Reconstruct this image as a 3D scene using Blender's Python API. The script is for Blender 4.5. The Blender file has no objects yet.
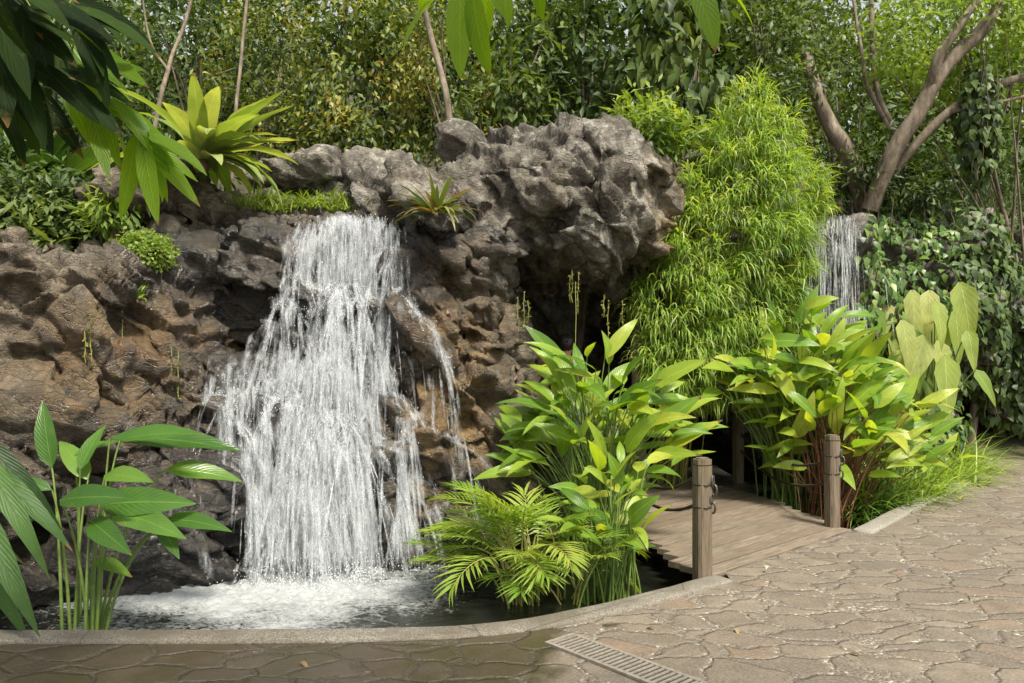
import bpy, math
import numpy as np
from mathutils import Vector
from mathutils.bvhtree import BVHTree

rng = np.random.default_rng(11)
S = bpy.context.scene
COL = S.collection
CAMZ, HY, F = 1.58, 355.0, 800.0
WZ = -0.20                                   # water level

def at(px, py, Y):
    return np.array([(px-512)/F*Y, Y, CAMZ+(HY-py)/F*Y])

def ground(px, py, z=0.0):
    Y = (CAMZ-z)*F/(py-HY)
    return np.array([(px-512)/F*Y, Y, z])

# ---------------------------------------------------------------- objects
def tag(o, label=None, cat=None, group=None, kind=None):
    if label: o['label'] = label
    if cat: o['category'] = cat
    if group: o['group'] = group
    if kind: o['kind'] = kind
    return o

def empty(name, loc, label=None, cat=None, group=None):
    o = bpy.data.objects.new(name, None); COL.objects.link(o)
    o.location = Vector([float(v) for v in loc]); o.empty_display_size = 0.1
    return tag(o, label, cat, group)

def mesh_np(name, V, faces, mat, parent=None, uv=None, attrs=None, smooth=True, k=None):
    """V (N,3) ; faces: (M,k) int array or list of such arrays"""
    me = bpy.data.meshes.new(name)
    if not isinstance(faces, (list, tuple)): faces = [faces]
    faces = [np.asarray(f, dtype=np.int32) for f in faces if len(f)]
    nl = sum(f.size for f in faces); npoly = sum(len(f) for f in faces)
    me.vertices.add(len(V)); me.loops.add(nl); me.polygons.add(npoly)
    V = np.asarray(V, dtype=np.float64)
    if parent is not None:
        V = V-np.array(parent_origin(parent))
    me.vertices.foreach_set('co', V.astype(np.float32).ravel())
    li = np.concatenate([f.ravel() for f in faces])
    me.loops.foreach_set('vertex_index', li)
    tot = np.concatenate([np.full(len(f), f.shape[1], dtype=np.int32) for f in faces])
    st = np.concatenate([[0], np.cumsum(tot)[:-1]]).astype(np.int32)
    me.polygons.foreach_set('loop_start', st)
    me.update(calc_edges=True)
    me.polygons.foreach_set('use_smooth', np.full(npoly, bool(smooth)))
    if uv is not None:
        lay = me.uv_layers.new(name='UVMap')
        lay.uv.foreach_set('vector', np.asarray(uv, dtype=np.float32)[li].ravel())
    if attrs:
        for an, av in attrs.items():
            a = me.attributes.new(an, 'FLOAT', 'POINT')
            a.data.foreach_set('value', np.asarray(av, dtype=np.float32))
    if mat is not None: me.materials.append(mat)
    o = bpy.data.objects.new(name, me); COL.objects.link(o)
    if parent is not None: o.parent = parent
    return o

def parent_origin(p):
    v = np.zeros(3)
    while p is not None:
        v = v+np.array(p.location); p = p.parent
    return v

def unit(v): return v/np.maximum(np.linalg.norm(v, axis=-1, keepdims=True), 1e-9)
def randdir(n): return unit(rng.normal(size=(n, 3)))

# ---------------------------------------------------------------- noise
def _h(ix, iy, iz, s=0):
    n = (ix.astype(np.int64)*374761393+iy.astype(np.int64)*668265263+iz.astype(np.int64)*1274126177+s*974634777) & 0xffffffff
    n = ((n ^ (n >> 13))*1274126177) & 0xffffffff
    n = ((n ^ (n >> 16))*2246822519) & 0xffffffff
    return ((n ^ (n >> 15)) & 0xffffff)/float(0xffffff)

def noise(p, s=0):
    i = np.floor(p); f = p-i; u = f*f*f*(f*(f*6-15)+10)
    r = 0
    for dx in (0, 1):
        for dy in (0, 1):
            for dz in (0, 1):
                a, b, c = i[:, 0]+dx, i[:, 1]+dy, i[:, 2]+dz
                gx = _h(a, b, c, s)*2-1; gy = _h(a, b, c, s+17)*2-1; gz = _h(a, b, c, s+31)*2-1
                w = (u[:, 0] if dx else 1-u[:, 0])*(u[:, 1] if dy else 1-u[:, 1])*(u[:, 2] if dz else 1-u[:, 2])
                r = r+w*(gx*(f[:, 0]-dx)+gy*(f[:, 1]-dy)+gz*(f[:, 2]-dz))
    return r*1.3

def fbm(p, o=4, s=0, g=.5):
    r = 0; a = 1
    for k in range(o):
        r = r+a*noise(p*2**k+k*7.3, s+k); a *= g
    return r

def ridged(p, o=4, s=0):
    r = 0; a = 1
    for k in range(o):
        r = r+a*(1-2*np.abs(noise(p*2**k+k*3.1, s+k))); a *= .5
    return r/1.9-.5

def worley(p, s=0):
    i = np.floor(p); F1 = np.full(len(p), 9.); F2 = np.full(len(p), 9.); ID = np.zeros(len(p))
    for dx in (-1, 0, 1):
        for dy in (-1, 0, 1):
            for dz in (-1, 0, 1):
                a, b, c = i[:, 0]+dx, i[:, 1]+dy, i[:, 2]+dz
                q = np.stack([a+_h(a, b, c, s), b+_h(a, b, c, s+5), c+_h(a, b, c, s+9)], 1)
                d = np.linalg.norm(p-q, axis=1)
                closer = d < F1
                F2 = np.where(closer, F1, np.minimum(F2, d))
                ID = np.where(closer, _h(a, b, c, s+13), ID)
                F1 = np.where(closer, d, F1)
    return F1, F2, ID

def sstep(a, b, x):
    t = np.clip((x-a)/(b-a), 0, 1); return t*t*(3-2*t)

# ---------------------------------------------------------------- materials
class N:
    def __init__(s, name):
        s.m = bpy.data.materials.new(name); s.m.use_nodes = True
        s.t = s.m.node_tree; s.t.nodes.clear(); s.out = s.n('ShaderNodeOutputMaterial')
    def n(s, typ, **kw):
        nd = s.t.nodes.new(typ)
        for k, v in kw.items():
            if hasattr(nd, k): setattr(nd, k, v)
            else: s.set(nd, k, v)
        return nd
    def set(s, nd, k, v):
        inp = nd.inputs[k.replace('_', ' ') if isinstance(k, str) and k not in nd.inputs else k]
        if isinstance(v, bpy.types.NodeSocket): s.t.links.new(v, inp)
        else: inp.default_value = v
    def math(s, op, a, b=None, clamp=False):
        nd = s.t.nodes.new('ShaderNodeMath'); nd.operation = op; nd.use_clamp = clamp
        s.set(nd, 0, a)
        if b is not None: s.set(nd, 1, b)
        return nd.outputs[0]
    def mix(s, f, a, b, mode='MIX'):
        nd = s.t.nodes.new('ShaderNodeMix'); nd.data_type = 'RGBA'; nd.blend_type = mode
        for i, v in ((0, f), (6, a), (7, b)):
            if isinstance(v, bpy.types.NodeSocket): s.t.links.new(v, nd.inputs[i])
            else: nd.inputs[i].default_value = v if i == 0 else (*v, 1) if len(v) == 3 else v
        return nd.outputs[2]
    def ramp(s, f, stops, interp='LINEAR'):
        nd = s.t.nodes.new('ShaderNodeValToRGB'); e = nd.color_ramp.elements; nd.color_ramp.interpolation = interp
        while len(e) < len(stops): e.new(.5)
        for k, (p, c) in enumerate(stops):
            e[k].position = p; e[k].color = (*c, 1) if isinstance(c, tuple) else (c, c, c, 1)
        s.t.links.new(f, nd.inputs[0]); return nd.outputs[0]
    def coord(s, which='Object'):
        return s.t.nodes.new('ShaderNodeTexCoord').outputs[which]
    def geo(s, which='Position'):
        return s.t.nodes.new('ShaderNodeNewGeometry').outputs[which]
    def noise(s, v, scale, detail=5, rough=.55, dist=0, out=0):
        nd = s.t.nodes.new('ShaderNodeTexNoise'); s.t.links.new(v, nd.inputs['Vector'])
        nd.inputs['Scale'].default_value = scale; nd.inputs['Detail'].default_value = detail
        nd.inputs['Roughness'].default_value = rough; nd.inputs['Distortion'].default_value = dist
        return nd.outputs[out]
    def vor(s, v, scale, feature='F1', out='Distance', rnd=1):
        nd = s.t.nodes.new('ShaderNodeTexVoronoi'); nd.feature = feature; s.t.links.new(v, nd.inputs['Vector'])
        nd.inputs['Scale'].default_value = scale; nd.inputs['Randomness'].default_value = rnd
        return nd.outputs[out]
    def map(s, v, scale=(1, 1, 1), rot=(0, 0, 0), loc=(0, 0, 0)):
        nd = s.t.nodes.new('ShaderNodeMapping'); s.t.links.new(v, nd.inputs[0])
        nd.inputs['Scale'].default_value = scale; nd.inputs['Rotation'].default_value = rot; nd.inputs['Location'].default_value = loc
        return nd.outputs[0]
    def attr(s, name, out='Fac'):
        nd = s.t.nodes.new('ShaderNodeAttribute'); nd.attribute_name = name; return nd.outputs[out]
    def bump(s, h, strength=.5, dist=.02, normal=None):
        nd = s.t.nodes.new('ShaderNodeBump'); nd.inputs['Strength'].default_value = strength
        nd.inputs['Distance'].default_value = dist; s.t.links.new(h, nd.inputs['Height'])
        if normal: s.t.links.new(normal, nd.inputs['Normal'])
        return nd.outputs[0]
    def bsdf(s, col, rough=.7, normal=None, spec=.5, **kw):
        nd = s.t.nodes.new('ShaderNodeBsdfPrincipled')
        s.set(nd, 'Base Color', col if isinstance(col, bpy.types.NodeSocket) else (*col, 1))
        s.set(nd, 'Roughness', rough); s.set(nd, 'Specular IOR Level', spec)
        if normal: s.t.links.new(normal, nd.inputs['Normal'])
        for k, v in kw.items(): s.set(nd, k.replace('_', ' '), v)
        return nd.outputs[0]
    def mixs(s, f, a, b):
        nd = s.t.nodes.new('ShaderNodeMixShader'); s.set(nd, 0, f); s.t.links.new(a, nd.inputs[1]); s.t.links.new(b, nd.inputs[2])
        return nd.outputs[0]
    def done(s, sh): s.t.links.new(sh, s.out.inputs[0]); return s.m

def rock_mat(name, dark, mid, light, moss=.3):
    b = N(name); P = b.geo()
    wet = b.attr('wet'); och = b.attr('ochre')
    n1 = b.noise(P, 1.1, 7, .6, .6); n2 = b.noise(P, 6, 8, .65, .3); n3 = b.noise(P, 2.3, 4, .5, 1.0)
    nn = b.math('ADD', b.math('MULTIPLY', n1, .55), b.math('MULTIPLY', n2, .45))
    nn = b.math('ADD', nn, b.math('MULTIPLY', b.math('SUBTRACT', b.noise(P, 2.6, 9, .75, 1.2), .5), .55))
    c = b.ramp(nn, [(.34, dark), (.5, mid), (.67, light)])
    c = b.mix(b.ramp(b.noise(P, 22, 4, .7), [(.45, 0.), (.75, .45)]), c, tuple(x*.45 for x in dark))
    strk = b.ramp(b.noise(b.map(P, (3.2, 3.2, .45)), 1.5, 6, .65, .4), [(.46, 0.), (.6, .62)])
    c = b.mix(strk, c, tuple(x*.9 for x in dark))
    lich = b.ramp(b.noise(P, 11, 6, .7), [(.58, 0.), (.68, .55)])
    c = b.mix(lich, c, tuple(min(1, x*1.35) for x in light))
    o2 = b.ramp(n3, [(.3, (.34, .16, .035)), (.48, (.48, .31, .12)), (.66, (.14, .085, .04))])
    c = b.mix(b.math('MULTIPLY', och, b.ramp(b.noise(P, 3.4, 7, .65, .7), [(.38, .1), (.52, 1.)])), c, o2)
    up = b.t.nodes.new('ShaderNodeSeparateXYZ'); b.t.links.new(b.geo('Normal'), up.inputs[0])
    mm = b.math('MULTIPLY', b.math('MULTIPLY', b.math('ADD', up.outputs[2], .35, clamp=True), b.ramp(b.noise(P, 2.7, 6, .7), [(.52, 0.), (.64, 1.)])), moss)
    c = b.mix(mm, c, (.10, .12, .03))
    w = b.math('MULTIPLY', wet, b.ramp(b.noise(P, 3.1, 5, .6, .5), [(.32, .5), (.5, 1.)]))
    w = b.math('MULTIPLY', w, b.math('SUBTRACT', 1., b.math('MULTIPLY', och, .35)))
    c = b.mix(w, c, b.mix(.9, c, (.010, .008, .006)))
    rough = b.math('SUBTRACT', .88, b.math('MULTIPLY', w, .6))
    Q = b.map(P, (.75, 1, 1.6), (0, .6, 0)); wv = b.noise(P, 5, 4, .6, 0, 1)
    va = b.t.nodes.new('ShaderNodeVectorMath'); va.operation = 'MULTIPLY_ADD'; b.t.links.new(wv, va.inputs[0]); va.inputs[1].default_value = (.12,)*3; b.t.links.new(Q, va.inputs[2])
    cr = b.vor(va.outputs[0], 5.5, 'DISTANCE_TO_EDGE'); cr2 = b.vor(va.outputs[0], 15, 'DISTANCE_TO_EDGE')
    crk = b.math('ADD', b.ramp(cr, [(0, 0.), (.025, .9), (.3, 1.)]), b.math('MULTIPLY', b.ramp(cr2, [(0, 0.), (.08, .8), (.4, 1.)]), .45))
    h = b.math('ADD', b.math('ADD', b.math('MULTIPLY', b.noise(P, 7, 10, .75, .6), 1.9), b.math('MULTIPLY', b.ramp(b.vor(P, 13, 'SMOOTH_F1'), [(.05, 0.), (.5, 1.)]), .35)), b.math('ADD', b.math('MULTIPLY', crk, .42), b.math('MULTIPLY', b.noise(P, 45, 6, .75), .35)))
    c = b.mix(b.ramp(cr, [(0, .25), (.015, 0.)]), c, dark)
    nm = b.bump(h, 1., .045)
    return b.done(b.bsdf(c, rough, nm, .55, **{'Coat_Weight': w, 'Coat_Roughness': .16, 'Coat_Normal': b.bump(h, .7, .03)}))

MAT_ROCK = rock_mat('grey_rock', (.038, .031, .023), (.21, .185, .146), (.56, .525, .45))
MAT_TAN = rock_mat('tan_rock', (.030, .022, .012), (.165, .130, .088), (.44, .37, .27))

def leaf_mat(name, stops, trans=.4, rough=.42, veins=0, tcol=(1.25, 1.15, .35), spec=.45, stripes=0):
    """stops: colours along the random attribute"""
    b = N(name); r = b.attr('rnd')
    k = len(stops)
    c = b.ramp(r, [(i/(k-1), s_) for i, s_ in enumerate(stops)])
    nrm = None
    if veins:
        uv = b.t.nodes.new('ShaderNodeSeparateXYZ'); b.t.links.new(b.coord('UV'), uv.inputs[0])
        u = b.math('ABSOLUTE', b.math('SUBTRACT', uv.outputs[0], .5))
        rib = b.ramp(u, [(.0, 1.), (.018, .5), (.04, 0.)])
        v = b.math('SUBTRACT', b.math('MULTIPLY', uv.outputs[1], veins), b.math('MULTIPLY', u, veins*.55))
        wv = b.math('SINE', b.math('MULTIPLY', v, 6.283))
        c = b.mix(b.math('MULTIPLY', rib, .4), c, tuple(min(1, x*1.6) for x in stops[-1]))
        c = b.mix(b.math('MULTIPLY', b.math('ADD', b.math('MULTIPLY', wv, .5), .5), .12+stripes), c, tuple(x*.62 for x in stops[len(stops)//2]))
        c = b.mix(b.ramp(b.noise(b.geo(), 14, 5, .7), [(.6, 0.), (.72, .55)]), c, (.20, .17, .03))
        tipm = b.math('ADD', uv.outputs[1], b.math('MULTIPLY', b.math('SUBTRACT', b.noise(b.geo(), 11, 4, .7), .5), .5))
        c = b.mix(b.math('MULTIPLY', b.ramp(tipm, [(.93, 0.), (.97, 1.)]), b.ramp(b.noise(b.geo(), 2.3, 2), [(.45, 0.), (.55, 1.)])), c, (.22, .13, .05))
        c = b.mix(b.ramp(b.noise(b.geo(), 4, 3, .6), [(.3, .35), (.55, 0.)]), c, tuple(x*.55 for x in stops[0]))
        nrm = b.bump(b.math('ADD', b.math('MULTIPLY', wv, .3), b.math('ADD', b.math('MULTIPLY', rib, 2.), b.noise(b.geo(), 16, 4, .6))), .3, .006)
    p = b.bsdf(c, rough, nrm, spec)
    tr = b.t.nodes.new('ShaderNodeBsdfTranslucent')
    tc = b.mix(1., c, tcol, 'MULTIPLY'); b.t.links.new(tc, tr.inputs[0])
    if nrm: b.t.links.new(nrm, tr.inputs['Normal'])
    return b.done(b.mixs(trans, p, tr.outputs[0]))

BARK = N('bark'); _P = BARK.geo(); _c = BARK.ramp(BARK.noise(BARK.map(_P, (1, 1, .3)), 14, 6, .65), [(.3, (.06, .045, .03)), (.55, (.19, .15, .105)), (.75, (.30, .26, .2))])
BARK = BARK.done(BARK.bsdf(_c, .85, BARK.bump(BARK.noise(BARK.map(_P, (1, 1, .25)), 30, 6, .7), .7, .02)))
def flat(name, c, rough=.6, var=.25, scale=30, **kw):
    b = N(name); P = b.geo()
    cc = b.ramp(b.noise(P, scale, 5, .6), [(.3, tuple(x*(1-var) for x in c)), (.7, tuple(min(1, x*(1+var)) for x in c))])
    return b.done(b.bsdf(cc, rough, b.bump(b.noise(P, scale*3, 3), .3, .004), **kw))
STEM_GREEN = flat('green_stem', (.13, .20, .04), .45)
STEM_DARK = flat('brown_stem', (.10, .06, .035), .6)
STEM_YEL = flat('yellow_stem', (.28, .27, .07), .5)

# ---------------------------------------------------------------- geometry helpers
PROF = {
 'oval': lambda t: np.sin(np.pi*np.clip(t, 0, 1)**.8)**.75,
 'lance': lambda t: (np.sin(np.pi*np.clip(t, 0, 1)**.62))**1.0,
 'strap': lambda t: np.minimum(1, (t*5+.25))*np.clip((1-t)*2.2, 0, 1)**.7,
 'paddle': lambda t: np.clip(np.sin(np.pi*np.clip(t, 0, 1)**.70), 0, 1)**.9,
 'heart': lambda t: np.clip((1-t), 0, 1)**.75*np.minimum(1, .12+t*5.5),
 'blade': lambda t: np.minimum(1, t*4+.4)*(1-t)**.8,
}
def leaves(P, D, Nn, L, W, droop, prof='oval', nv=3, cols=3, fold=.25, wave=0, twist=0, start=0):
    """vectorised leaves -> V, F, uv, leaf index"""
    n = len(P); L = np.broadcast_to(L, n).astype(float); W = np.broadcast_to(W, n).astype(float); droop = np.broadcast_to(droop, n).astype(float)
    D = unit(D); side = np.cross(D, Nn)
    bad = np.linalg.norm(side, axis=1) < 1e-3; side[bad] = np.cross(D[bad], np.array([.3, .9, .2]))
    side = unit(side); Nn = np.cross(side, D)
    t = np.linspace(0, 1, nv+1); w = PROF[prof](t).copy(); w = np.maximum(w, .03)
    s = np.linspace(-1, 1, cols)
    sub = 8; tt = np.linspace(0, 1, nv*sub+1)
    V = np.zeros((n, nv+1, cols, 3))
    a = np.zeros(n); bb = np.zeros(n); k = 0
    for j in range(nv+1):
        th = droop*t[j]
        if j:
            for q in range(sub):
                thm = droop*(t[j-1]+(q+.5)/sub*(t[j]-t[j-1])); a = a+np.cos(thm)/(nv*sub); bb = bb-np.sin(thm)/(nv*sub)
        base = P+(L*a)[:, None]*D+(L*bb)[:, None]*Nn
        n2 = Nn*np.cos(th)[:, None]+D*np.sin(th)[:, None]
        tw = twist*t[j]
        sd = side*math.cos(tw)+n2*math.sin(tw)
        hw = W*.5*w[j]
        for c in range(cols):
            off = fold*abs(s[c])
            wv = wave*np.sin(t[j]*nv*1.9+c*2.1+np.arange(n)) if wave and cols > 2 and abs(s[c]) > .9 else 0
            V[:, j, c] = base+sd*(s[c]*hw)[:, None]+n2*((off+wv)*hw)[:, None]
    K = (nv+1)*cols
    f = []
    for j in range(nv):
        for c in range(cols-1):
            v0 = j*cols+c; f.append([v0, v0+1, v0+cols+1, v0+cols])
    f = np.array(f)
    Fc = (f[None]+np.arange(n)[:, None, None]*K).reshape(-1, 4)+start
    uv = np.zeros((nv+1, cols, 2)); uv[..., 0] = (s[None]+1)/2; uv[..., 1] = t[:, None]
    return V.reshape(-1, 3), Fc, np.tile(uv.reshape(-1, 2), (n, 1)), np.repeat(np.arange(n), K)

class Geo:
    def __init__(s): s.V = []; s.F = {}; s.uv = []; s.r = []; s.n = 0
    def add(s, V, Fc, uv=None, r=None):
        Fc = np.asarray(Fc); s.F.setdefault(Fc.shape[1], []).append(Fc+s.n); s.V.append(V)
        s.uv.append(uv if uv is not None else np.zeros((len(V), 2)))
        s.r.append(r if r is not None else np.full(len(V), .5)); s.n += len(V)
    def leaves(s, P, D, Nn, L, W, droop, rnd=None, **kw):
        if not len(P): return
        V, Fc, uv, idx = leaves(P, D, Nn, L, W, droop, **kw)
        if rnd is None: rnd = rng.random(len(P))
        s.add(V, Fc, uv, np.asarray(rnd)[idx])
    def tube(s, pts, rad, k=6, cap=True, rnd=.5):
        pts = np.asarray(pts, float); rad = np.broadcast_to(rad, len(pts)).astype(float)
        T = unit(np.gradient(pts, axis=0)); ref = np.array([.13, .97, .2]) if abs(T[0, 1]) < .9 else np.array([.9, .1, .3])
        n1 = unit(np.cross(T, ref)); n2 = np.cross(T, n1)
        an = np.arange(k)/k*2*np.pi
        V = pts[:, None]+rad[:, None, None]*(np.cos(an)[None, :, None]*n1[:, None]+np.sin(an)[None, :, None]*n2[:, None])
        m = len(pts); f = []
        j = np.arange(m-1)[:, None]*k; c = np.arange(k)[None]; c2 = (c+1) % k
        f = np.stack([j+c, j+c2, j+k+c2, j+k+c], -1).reshape(-1, 4)
        s.add(V.reshape(-1, 3), f, None, np.full(m*k, rnd))
        if cap:
            cv = np.concatenate([V[0], V[-1], pts[:1], pts[-1:]]); a_ = np.arange(k); b_ = (a_+1) % k
            s.add(cv, np.concatenate([np.stack([b_, a_, np.full(k, 2*k)], 1), np.stack([a_+k, b_+k, np.full(k, 2*k+1)], 1)]), None, np.full(len(cv), rnd))
    def box(s, c, half, ax=None, ch=0.0, rnd=.5):
        """box, optional chamfer of the vertical edges; ax 3x3 rows"""
        ax = np.eye(3) if ax is None else np.asarray(ax)
        hx, hy, hz = half; ch = min(ch, hx*.9, hy*.9)
        if ch > 0:
            ring = [(-hx+ch, -hy), (hx-ch, -hy), (hx, -hy+ch), (hx, hy-ch), (hx-ch, hy), (-hx+ch, hy), (-hx, hy-ch), (-hx, -hy+ch)]
        else: ring = [(-hx, -hy), (hx, -hy), (hx, hy), (-hx, hy)]
        k = len(ring)
        L = np.array([(x, y, z) for z in (-hz, hz) for x, y in ring])
        V = np.asarray(c)+L@ax
        a_ = np.arange(k); b_ = (a_+1) % k
        s.add(V, np.stack([a_, b_, b_+k, a_+k], 1), None, np.full(len(V), rnd))
        s.F.setdefault(k, []).append(np.array([list(range(k))[::-1]])+s.n-len(V)); s.F[k].append(np.array([list(range(k, 2*k))])+s.n-len(V))
    def build(s, name, mat, parent=None, smooth=True):
        V = np.concatenate(s.V)
        return mesh_np(name, V, [np.concatenate(f) for f in s.F.values()], mat, parent, np.concatenate(s.uv), {'rnd': np.concatenate(s.r)}, smooth)

def bez(p0, p1, p2, n=8):
    t = np.linspace(0, 1, n)[:, None]; return (1-t)**2*p0+2*t*(1-t)*p1+t*t*p2
def wobble(pts, amp, seed=0, fq=3.0):
    pts = np.asarray(pts, float); n = len(pts)
    o = np.stack([noise(np.stack([np.linspace(0, fq, n)+seed*13.7+.31, np.full(n, k*5.3+.7), np.full(n, .5)], 1), k) for k in range(3)], 1)
    return pts+o*amp*np.sin(np.linspace(0, np.pi, n)*.5+.3)[:, None]

# ---------------------------------------------------------------- rocks
def ico(n=3):
    import bmesh
    bm = bmesh.new(); bmesh.ops.create_icosphere(bm, subdivisions=n, radius=1)
    V = np.array([v.co[:] for v in bm.verts]); Fc = np.array([[v.index for v in f.verts] for f in bm.faces]); bm.free(); return V, Fc
IV, IF = ico(4)
IV3, IF3 = ico(5)

def boulder_shape(seed, planes=12, soft=20., V0=None):
    V0 = IV if V0 is None else V0
    r = np.random.default_rng(seed)
    n = unit(r.normal(size=(planes, 3))); d = r.uniform(.62, 1.0, planes)
    q = np.maximum(V0@n.T, 1e-4)/d                      # 1/r along each plane
    inv = (q**soft).sum(1)**(1/soft)
    R = np.minimum(1/inv, 1.15)
    return V0*R[:, None]

def place(V, c, r, tilt=0, yaw=0):
    V = V*np.array(r); a = math.radians(yaw); V = V@np.array([[math.cos(a), math.sin(a), 0], [-math.sin(a), math.cos(a), 0], [0, 0, 1]])
    a = math.radians(tilt); V = V@np.array([[math.cos(a), 0, math.sin(a)], [0, 1, 0], [-math.sin(a), 0, math.cos(a)]])
    return V+np.asarray(c)

def facet(p, s=0, k=80.):
    """angular facets: every cell carries its own tilted plane, blended sharply at the borders"""
    i = np.floor(p); num = np.zeros(len(p)); den = np.zeros(len(p))
    for dx in (-1, 0, 1):
        for dy in (-1, 0, 1):
            for dz in (-1, 0, 1):
                a, b, c = i[:, 0]+dx, i[:, 1]+dy, i[:, 2]+dz
                h = [_h(a, b, c, s+m) for m in (0, 5, 9, 13, 21, 33, 41)]
                v = p-np.stack([a+h[0], b+h[1], c+h[2]], 1)
                w = np.exp(-k*np.linalg.norm(v, axis=1)+k*.45)
                num += w*((h[3]-.5)*.6+v[:, 0]*(h[4]-.5)*2.3+v[:, 1]*(h[5]-.5)*2.3+v[:, 2]*(h[6]-.5)*2.3); den += w
    return num/np.maximum(den, 1e-12)

def displace(V, Nm, amp=1., seed=0, tilt=32, scale=1., strata=3.2):
    p = V*scale
    a = math.radians(tilt); R = np.array([[math.cos(a), 0, math.sin(a)], [0, 1, 0], [-math.sin(a), 0, math.cos(a)]])
    w = np.stack([noise(p*1.2, seed+k) for k in (50, 51, 52)], 1); w2 = np.stack([noise(p*4.5, seed+k) for k in (60, 61, 62)], 1)
    q = (p+w*.22+w2*.035)@R*np.array([.62, 1., 1.6])
    d = .27*facet(q*1.15, seed)+.13*facet(q*2.5+4, seed+50)+.045*facet(q*5.5+9, seed+90, 40)+.012*facet(q*13+5, seed+130, 30)
    F1, F2, ID = worley(q*np.array([1.5, 1.5, 2.2])+3, seed+3); d -= .07*(1-sstep(0, .10, F2-F1))
    lay = q[:, 2]*strata+1.1*noise(p*.9, seed+70)+.25*noise(p*3.3, seed+71); fr = lay-np.floor(lay); li = np.floor(lay)
    d += .075*(sstep(0, .13, fr)*(1-fr)-.35)*np.clip(.6+1.6*noise(p*.8+9, seed+72), 0, 1.3)*_h(li, li*0, li*0, seed)*1.6
    
    d += .035*ridged(p*2.1+w*.4, 4, seed+20)+.018*ridged(p*5.5+w, 3, seed+21)-.03*np.abs(noise(q*3.3+w,seed+24))+.008*fbm(p*24, 2, seed+28)
    return V+Nm*(d*amp/scale)[:, None]

def remesh(V, Fc, voxel):
    me = bpy.data.meshes.new('tmp'); me.from_pydata(V.tolist(), [], Fc.tolist()); me.update()
    o = bpy.data.objects.new('tmp', me); COL.objects.link(o)
    m = o.modifiers.new('r', 'REMESH'); m.mode = 'VOXEL'; m.voxel_size = voxel; m.adaptivity = 0
    dg = bpy.context.evaluated_depsgraph_get(); ev = o.evaluated_get(dg); em = ev.to_mesh()
    nv = len(em.vertices); co = np.zeros(nv*3, np.float32); em.vertices.foreach_get('co', co)
    no = np.zeros(nv*3, np.float32); em.vertices.foreach_get('normal', no)
    npol = len(em.polygons); lt = np.zeros(npol, np.int32); em.polygons.foreach_get('loop_total', lt)
    vi = np.zeros(len(em.loops), np.int32); em.loops.foreach_get('vertex_index', vi)
    ev.to_mesh_clear(); bpy.data.objects.remove(o); bpy.data.meshes.remove(me)
    co = co.reshape(-1, 3).astype(float); no = no.reshape(-1, 3).astype(float)
    assert (lt == 4).all()
    return co, no, vi.reshape(-1, 4)

ROCKS = []                                   # (V, F) for water collision
def wetfun(V):
    # spray reaches about a metre either side of the falls; seep stains right of it
    cx = -1.75; d = np.abs(V[:, 0]-cx)
    w = 1-sstep(.95, 2.2, d+.5*noise(V*1.1, 77))
    w = w*(1-sstep(2.7, 3.1, V[:, 2]))*(1-sstep(7.9, 8.6, V[:, 1]))
    low = (1-sstep(-.1, .45, V[:, 2]+.3*noise(V*2, 78)))*.9
    left = (1-sstep(0.2, 1.1, V[:, 2]))*(1-sstep(-3.2, -2.6, V[:, 0]))*.7
    d2 = np.hypot((V[:, 0]-2.75*1.25)/.8, (V[:, 1]-9.6)/1.5)
    w3 = 1-sstep(.6, 1.3, d2)
    return np.clip(np.maximum.reduce([w, low, left, w3]), 0, 1)
def ochrefun(V):
    a = 1.1*np.exp(-(((V[:, 0]+.62)/.46)**2+((V[:, 2]-1.2)/1.1)**2))*(V[:, 1] < 8.2)
    b_ = np.exp(-(((V[:, 0]+3.0)/.55)**2+((V[:, 2]-1.5)/.6)**2))*.9
    c = np.exp(-(((V[:, 0]+1.9)/1.0)**2+((V[:, 2]-2.5)/.35)**2))*.5
    d_ = np.exp(-(((V[:, 0]-1.85)/.35)**2+((V[:, 2]-2.8)/.7)**2))*.6
    return np.clip(np.maximum.reduce([a*1.1, b_, c, d_])+.15*noise(V*1.7, 5), 0, 1)

def formation(name, specs, voxel, mat, label, cat, seed, amp=1., tilt=32):
    Vs = []; Fs = []; n = 0
    for k, sp in enumerate(specs):
        px, py, Y, rx, rz, ry = sp[:6]; t = sp[6] if len(sp) > 6 else 0
        V = place(boulder_shape(seed*100+k), at(px, py, Y), (rx/F*Y*1.12, ry*1.12, rz/F*Y*1.12), t)
        Vs.append(V); Fs.append(IF+n); n += len(V)
    V, Nm, Fc = remesh(np.concatenate(Vs), np.concatenate(Fs), voxel)
    V = displace(V, Nm, amp, seed, tilt)
    o = mesh_np(name, V, Fc, mat, None, None, {'wet': wetfun(V), 'ochre': ochrefun(V)})
    ROCKS.append((V, Fc)); tag(o, label, cat)
    return o

def boulder(name, px, py, Y, rx, rz, ry, seed, mat, label, tilt=0, amp=.5, cat='rock', group=None):
    V = place(boulder_shape(seed, V0=IV3), at(px, py, Y), (rx/F*Y, ry, rz/F*Y), tilt)
    c = at(px, py, Y); Nm = unit(V-c)
    V = displace(V, Nm, amp, seed)
    o = mesh_np(name, V, IF3, mat, None, None, {'wet': wetfun(V), 'ochre': ochrefun(V)})
    ROCKS.append((V, IF3)); return tag(o, label, cat, group)
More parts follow.
